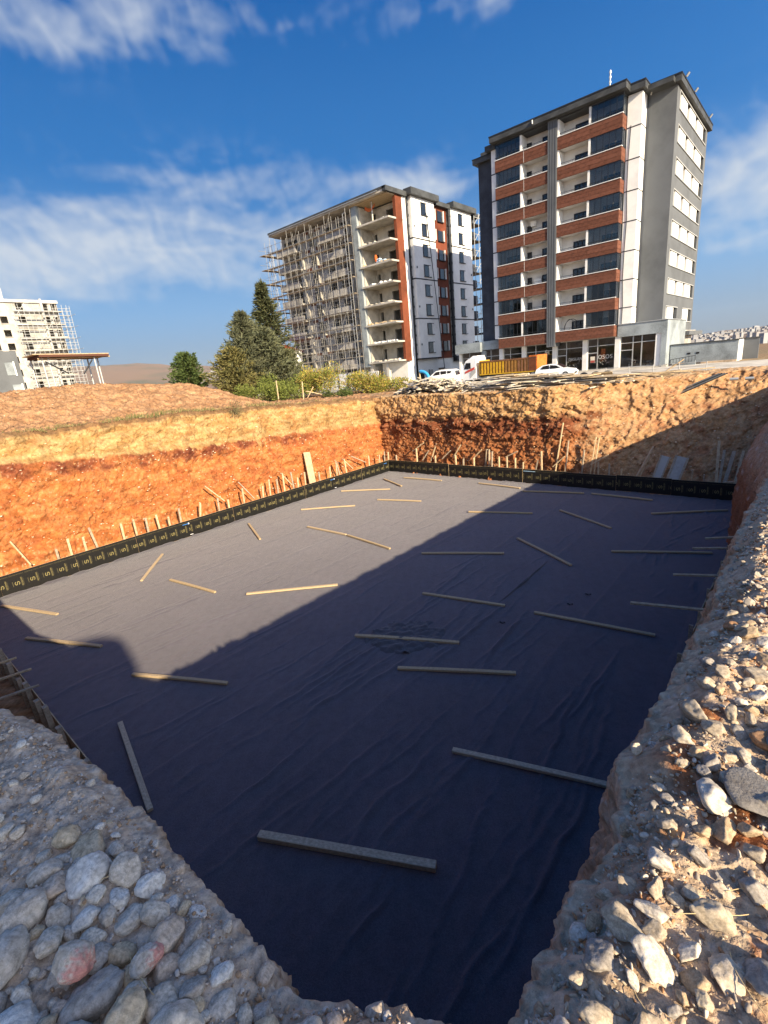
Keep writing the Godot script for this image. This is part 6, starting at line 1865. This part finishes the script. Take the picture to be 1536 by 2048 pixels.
	# gravel too small to pick apart
	for side in 2:
		rng.seed = 41 + side
		var mm := MultiMesh.new()
		mm.transform_format = MultiMesh.TRANSFORM_3D
		mm.use_colors = true
		ico(1)
		mm.mesh = stone_mesh(600 + side, 12, 1.0, 0.2, Vector3(1.0, 0.6, 0.8))
		mm.instance_count = 14000 if side else 11000
		for k in mm.instance_count:
			var u := 0.0
			var v := 0.0
			var t := rng.randf() * rng.randf() * 1.2 + 0.05
			var r := 0.0016 + 0.0075 * pow(rng.randf(), 3.5) if k % 9 else rng.randf_range(0.006, 0.016)
			if side == 0:
				u = rng.randf_range(-4.2, -0.45)
				v = near_v(u) - t
			else:
				v = 0.72 + pow(rng.randf(), 1.3) * 7.5
				u = right_u(v) + t
				r *= 1.0 + 0.1 * v
			var b := Basis(Vector3.UP, rng.randf() * TAU) * Basis(Vector3.RIGHT, rng.randf() * TAU)
			mm.set_instance_transform(k, Transform3D(b.scaled_local(Vector3.ONE * r), P(u, v, bank_y(u, v) + r * 0.35)))
			var c: Color = [Color(0.58, 0.49, 0.40), Color(0.48, 0.36, 0.25), Color(0.66, 0.59, 0.51), Color(0.42, 0.28, 0.17)][rng.randi() % 4] if side == 0 else [Color(0.52, 0.43, 0.31), Color(0.40, 0.22, 0.11), Color(0.62, 0.56, 0.46), Color(0.38, 0.33, 0.27)][rng.randi() % 4]
			mm.set_instance_color(k, c)
		var o := MultiMeshInstance3D.new()
		o.multimesh = mm
		o.material_override = vcol(mat(Color.WHITE, 0.9))
		o.name = numbered("gravel")
		add_child(o)
		tag(o, ["fine gravel between the cobbles of the near left bank", "fine gravel between the rocks of the right bank"][side], "gravel", "", "stuff")
	# stones and clods lying on the shaded slope and the mound
	rng.seed = 47
	var mc := MultiMesh.new()
	mc.transform_format = MultiMesh.TRANSFORM_3D
	mc.use_colors = true
	mc.mesh = stone_mesh(610, 8, 0.9, 0.16, Vector3(1.0, 0.75, 0.85))
	mc.instance_count = 2600
	for k in mc.instance_count:
		var p := Vector3.ZERO
		var r := 0.012 + 0.05 * pow(rng.randf(), 4.0)
		if k % 2 == 0:
			var u := rng.randf_range(-9.0, 0.5)
			var y := lerpf(-4.6, 0.05, pow(rng.randf(), 1.2))
			p = P(u, 24.1 + far_batter(u) * (y + 4.95) / 5.0 - 0.05, y)
		else:
			var v := rng.randf_range(2.0, 22.0)
			p = P(-22.6 - rng.randf() * 8.0, v, 0.0)
			var d := -22.6 - p.x
			var crest := table(v, [-6.0, 6.3, 9.6, 11.9, 14.2, 15.5, 16.9, 18.3, 19.3, 20.4, 23.0], [2.3, 2.17, 2.28, 2.17, 1.92, 1.9, 1.5, 0.75, 0.3, 0.08, -0.05])
			p.y = lerpf(lerpf(left_top(v), land(p.x, v), smoothstep(5.0, 18.0, d)), crest, smoothstep(0.3, 8.0, d) * smoothstep(0.0, 1.0, crest + 0.4))
		mc.set_instance_transform(k, Transform3D(Basis(Vector3.UP, rng.randf() * TAU).scaled_local(Vector3.ONE * r), p))
		mc.set_instance_color(k, [Color(0.62, 0.52, 0.40), Color(0.48, 0.28, 0.14), Color(0.55, 0.40, 0.26)][k % 3])
	var oc := MultiMeshInstance3D.new()
	oc.multimesh = mc
	oc.material_override = vcol(mat(Color.WHITE, 0.95))
	oc.name = "clods"
	add_child(oc)
	tag(oc, "small stones and clods scattered on the spoil mound and the far slope", "clods", "", "stuff")
	# stones bedded in the cut faces
	rng.seed = 61
	var me := MultiMesh.new()
	me.transform_format = MultiMesh.TRANSFORM_3D
	me.use_colors = true
	me.mesh = mc.mesh
	me.instance_count = 3600
	for k in me.instance_count:
		var r := 0.012 + 0.055 * pow(rng.randf(), 4.0)
		var p := Vector3.ZERO
		if k % 3:
			var v := rng.randf_range(1.5, 24.0)
			var y := lerpf(-4.7, 0.2, rng.randf())
			if y > band_y(v) and rng.randf() < 0.6: y = rng.randf_range(-4.7, -3.4)
			p = left_face(v, (y - FLOOR + 0.1) / (left_top(v) - FLOOR + 0.1) * 5.5)
		else:
			p = far_face(rng.randf_range(-21.0, -0.5), rng.randf_range(0.3, 5.2))
		me.set_instance_transform(k, Transform3D(Basis(Vector3.UP, rng.randf() * TAU).scaled_local(Vector3.ONE * r), p))
		me.set_instance_color(k, [Color(0.62, 0.47, 0.30), Color(0.50, 0.29, 0.14), Color(0.66, 0.55, 0.40), Color(0.36, 0.14, 0.06)][rng.randi() % 4])
	var oe := MultiMeshInstance3D.new()
	oe.multimesh = me
	oe.material_override = oc.material_override
	oe.name = "bedded_stones"
	add_child(oe)
	tag(oe, "small stones bedded in the cut soil walls", "stones", "", "stuff")
	# straws
	rng.seed = 53
	var straw := mat(C(0.56, 0.42, 0.22), 0.8)
	for k in 16:
		var right := k % 3 != 0
		var v := rng.randf_range(0.95, 3.6) if right else 0.0
		var u := right_u(v) + rng.randf_range(0.28, 0.6) if right else rng.randf_range(-2.6, -1.0)
		if not right: v = near_v(u) - rng.randf_range(0.28, 0.5)
		var mb := MB.new()
		var a := Vector3.ZERO
		var d := Vector3(rng.randf_range(-1, 1), rng.randf_range(0.0, 0.1), rng.randf_range(-1, 1)).normalized()
		for e in 5:
			var b := a + d * rng.randf_range(0.02, 0.055)
			mb.tube(a, b, 0.0013, 5)
			a = b
			d = (d + Vector3(rng.randf_range(-0.25, 0.25), -0.08, rng.randf_range(-0.25, 0.25))).normalized()
		var o := put(self, "straw", mb.mesh(), straw)
		o.position = P(u, v, bank_y(u, v) + 0.022)
		tag(o, "dry straw lying among the rocks of the right bank" if right else "dry straw lying among the cobbles of the left bank", "straw", "straws on the right bank" if right else "straws on the left bank")

func room(taken: Array, u: float, v: float, r: float) -> bool:
	for q in taken:
		var d := Vector2(q.x - u, q.y - v).length()
		if d < q.z + r: return false
	return true

func rngf(k: int, a: float, b: float) -> float:
	return lerpf(a, b, fmod(absf(sin(k * 12.9898) * 43758.5453), 1.0))

# things that still share a label are told apart by their order across the picture
func rank_labels() -> void:
	var cam: Camera3D = get_node("camera")
	var inv := cam.transform.affine_inverse()
	var by := {}
	for o in get_children():
		if o.has_meta("label") and o is Node3D:
			by.get_or_add(o.get_meta("label"), []).append(o)
	var words := ["first", "second", "third", "fourth", "fifth", "sixth", "seventh", "eighth", "ninth", "tenth", "eleventh", "twelfth"]
	for l in by:
		var a: Array = by[l]
		if a.size() < 2 or a.size() > 12: continue
		a.sort_custom(func(p, q): return screen_x(inv, p) < screen_x(inv, q))
		for k in a.size(): a[k].set_meta("label", "%s, %s from left" % [l, words[k]])

func screen_x(inv: Transform3D, o: Node3D) -> float:
	var p := inv * o.position
	return p.x / maxf(0.01, -p.z)

func _ready() -> void:
	var t := Time.get_ticks_msec()
	for f in [build_light, build_materials, build_ground, build_left_wall, build_far_wall, build_bank, build_floor, build_forms, build_planks, build_tower, build_block, build_left_block, build_street, build_piles, build_vehicles, build_town, build_plants, build_stones, rank_labels]:
		f.call()
		print(f.get_method(), " ", Time.get_ticks_msec() - t)
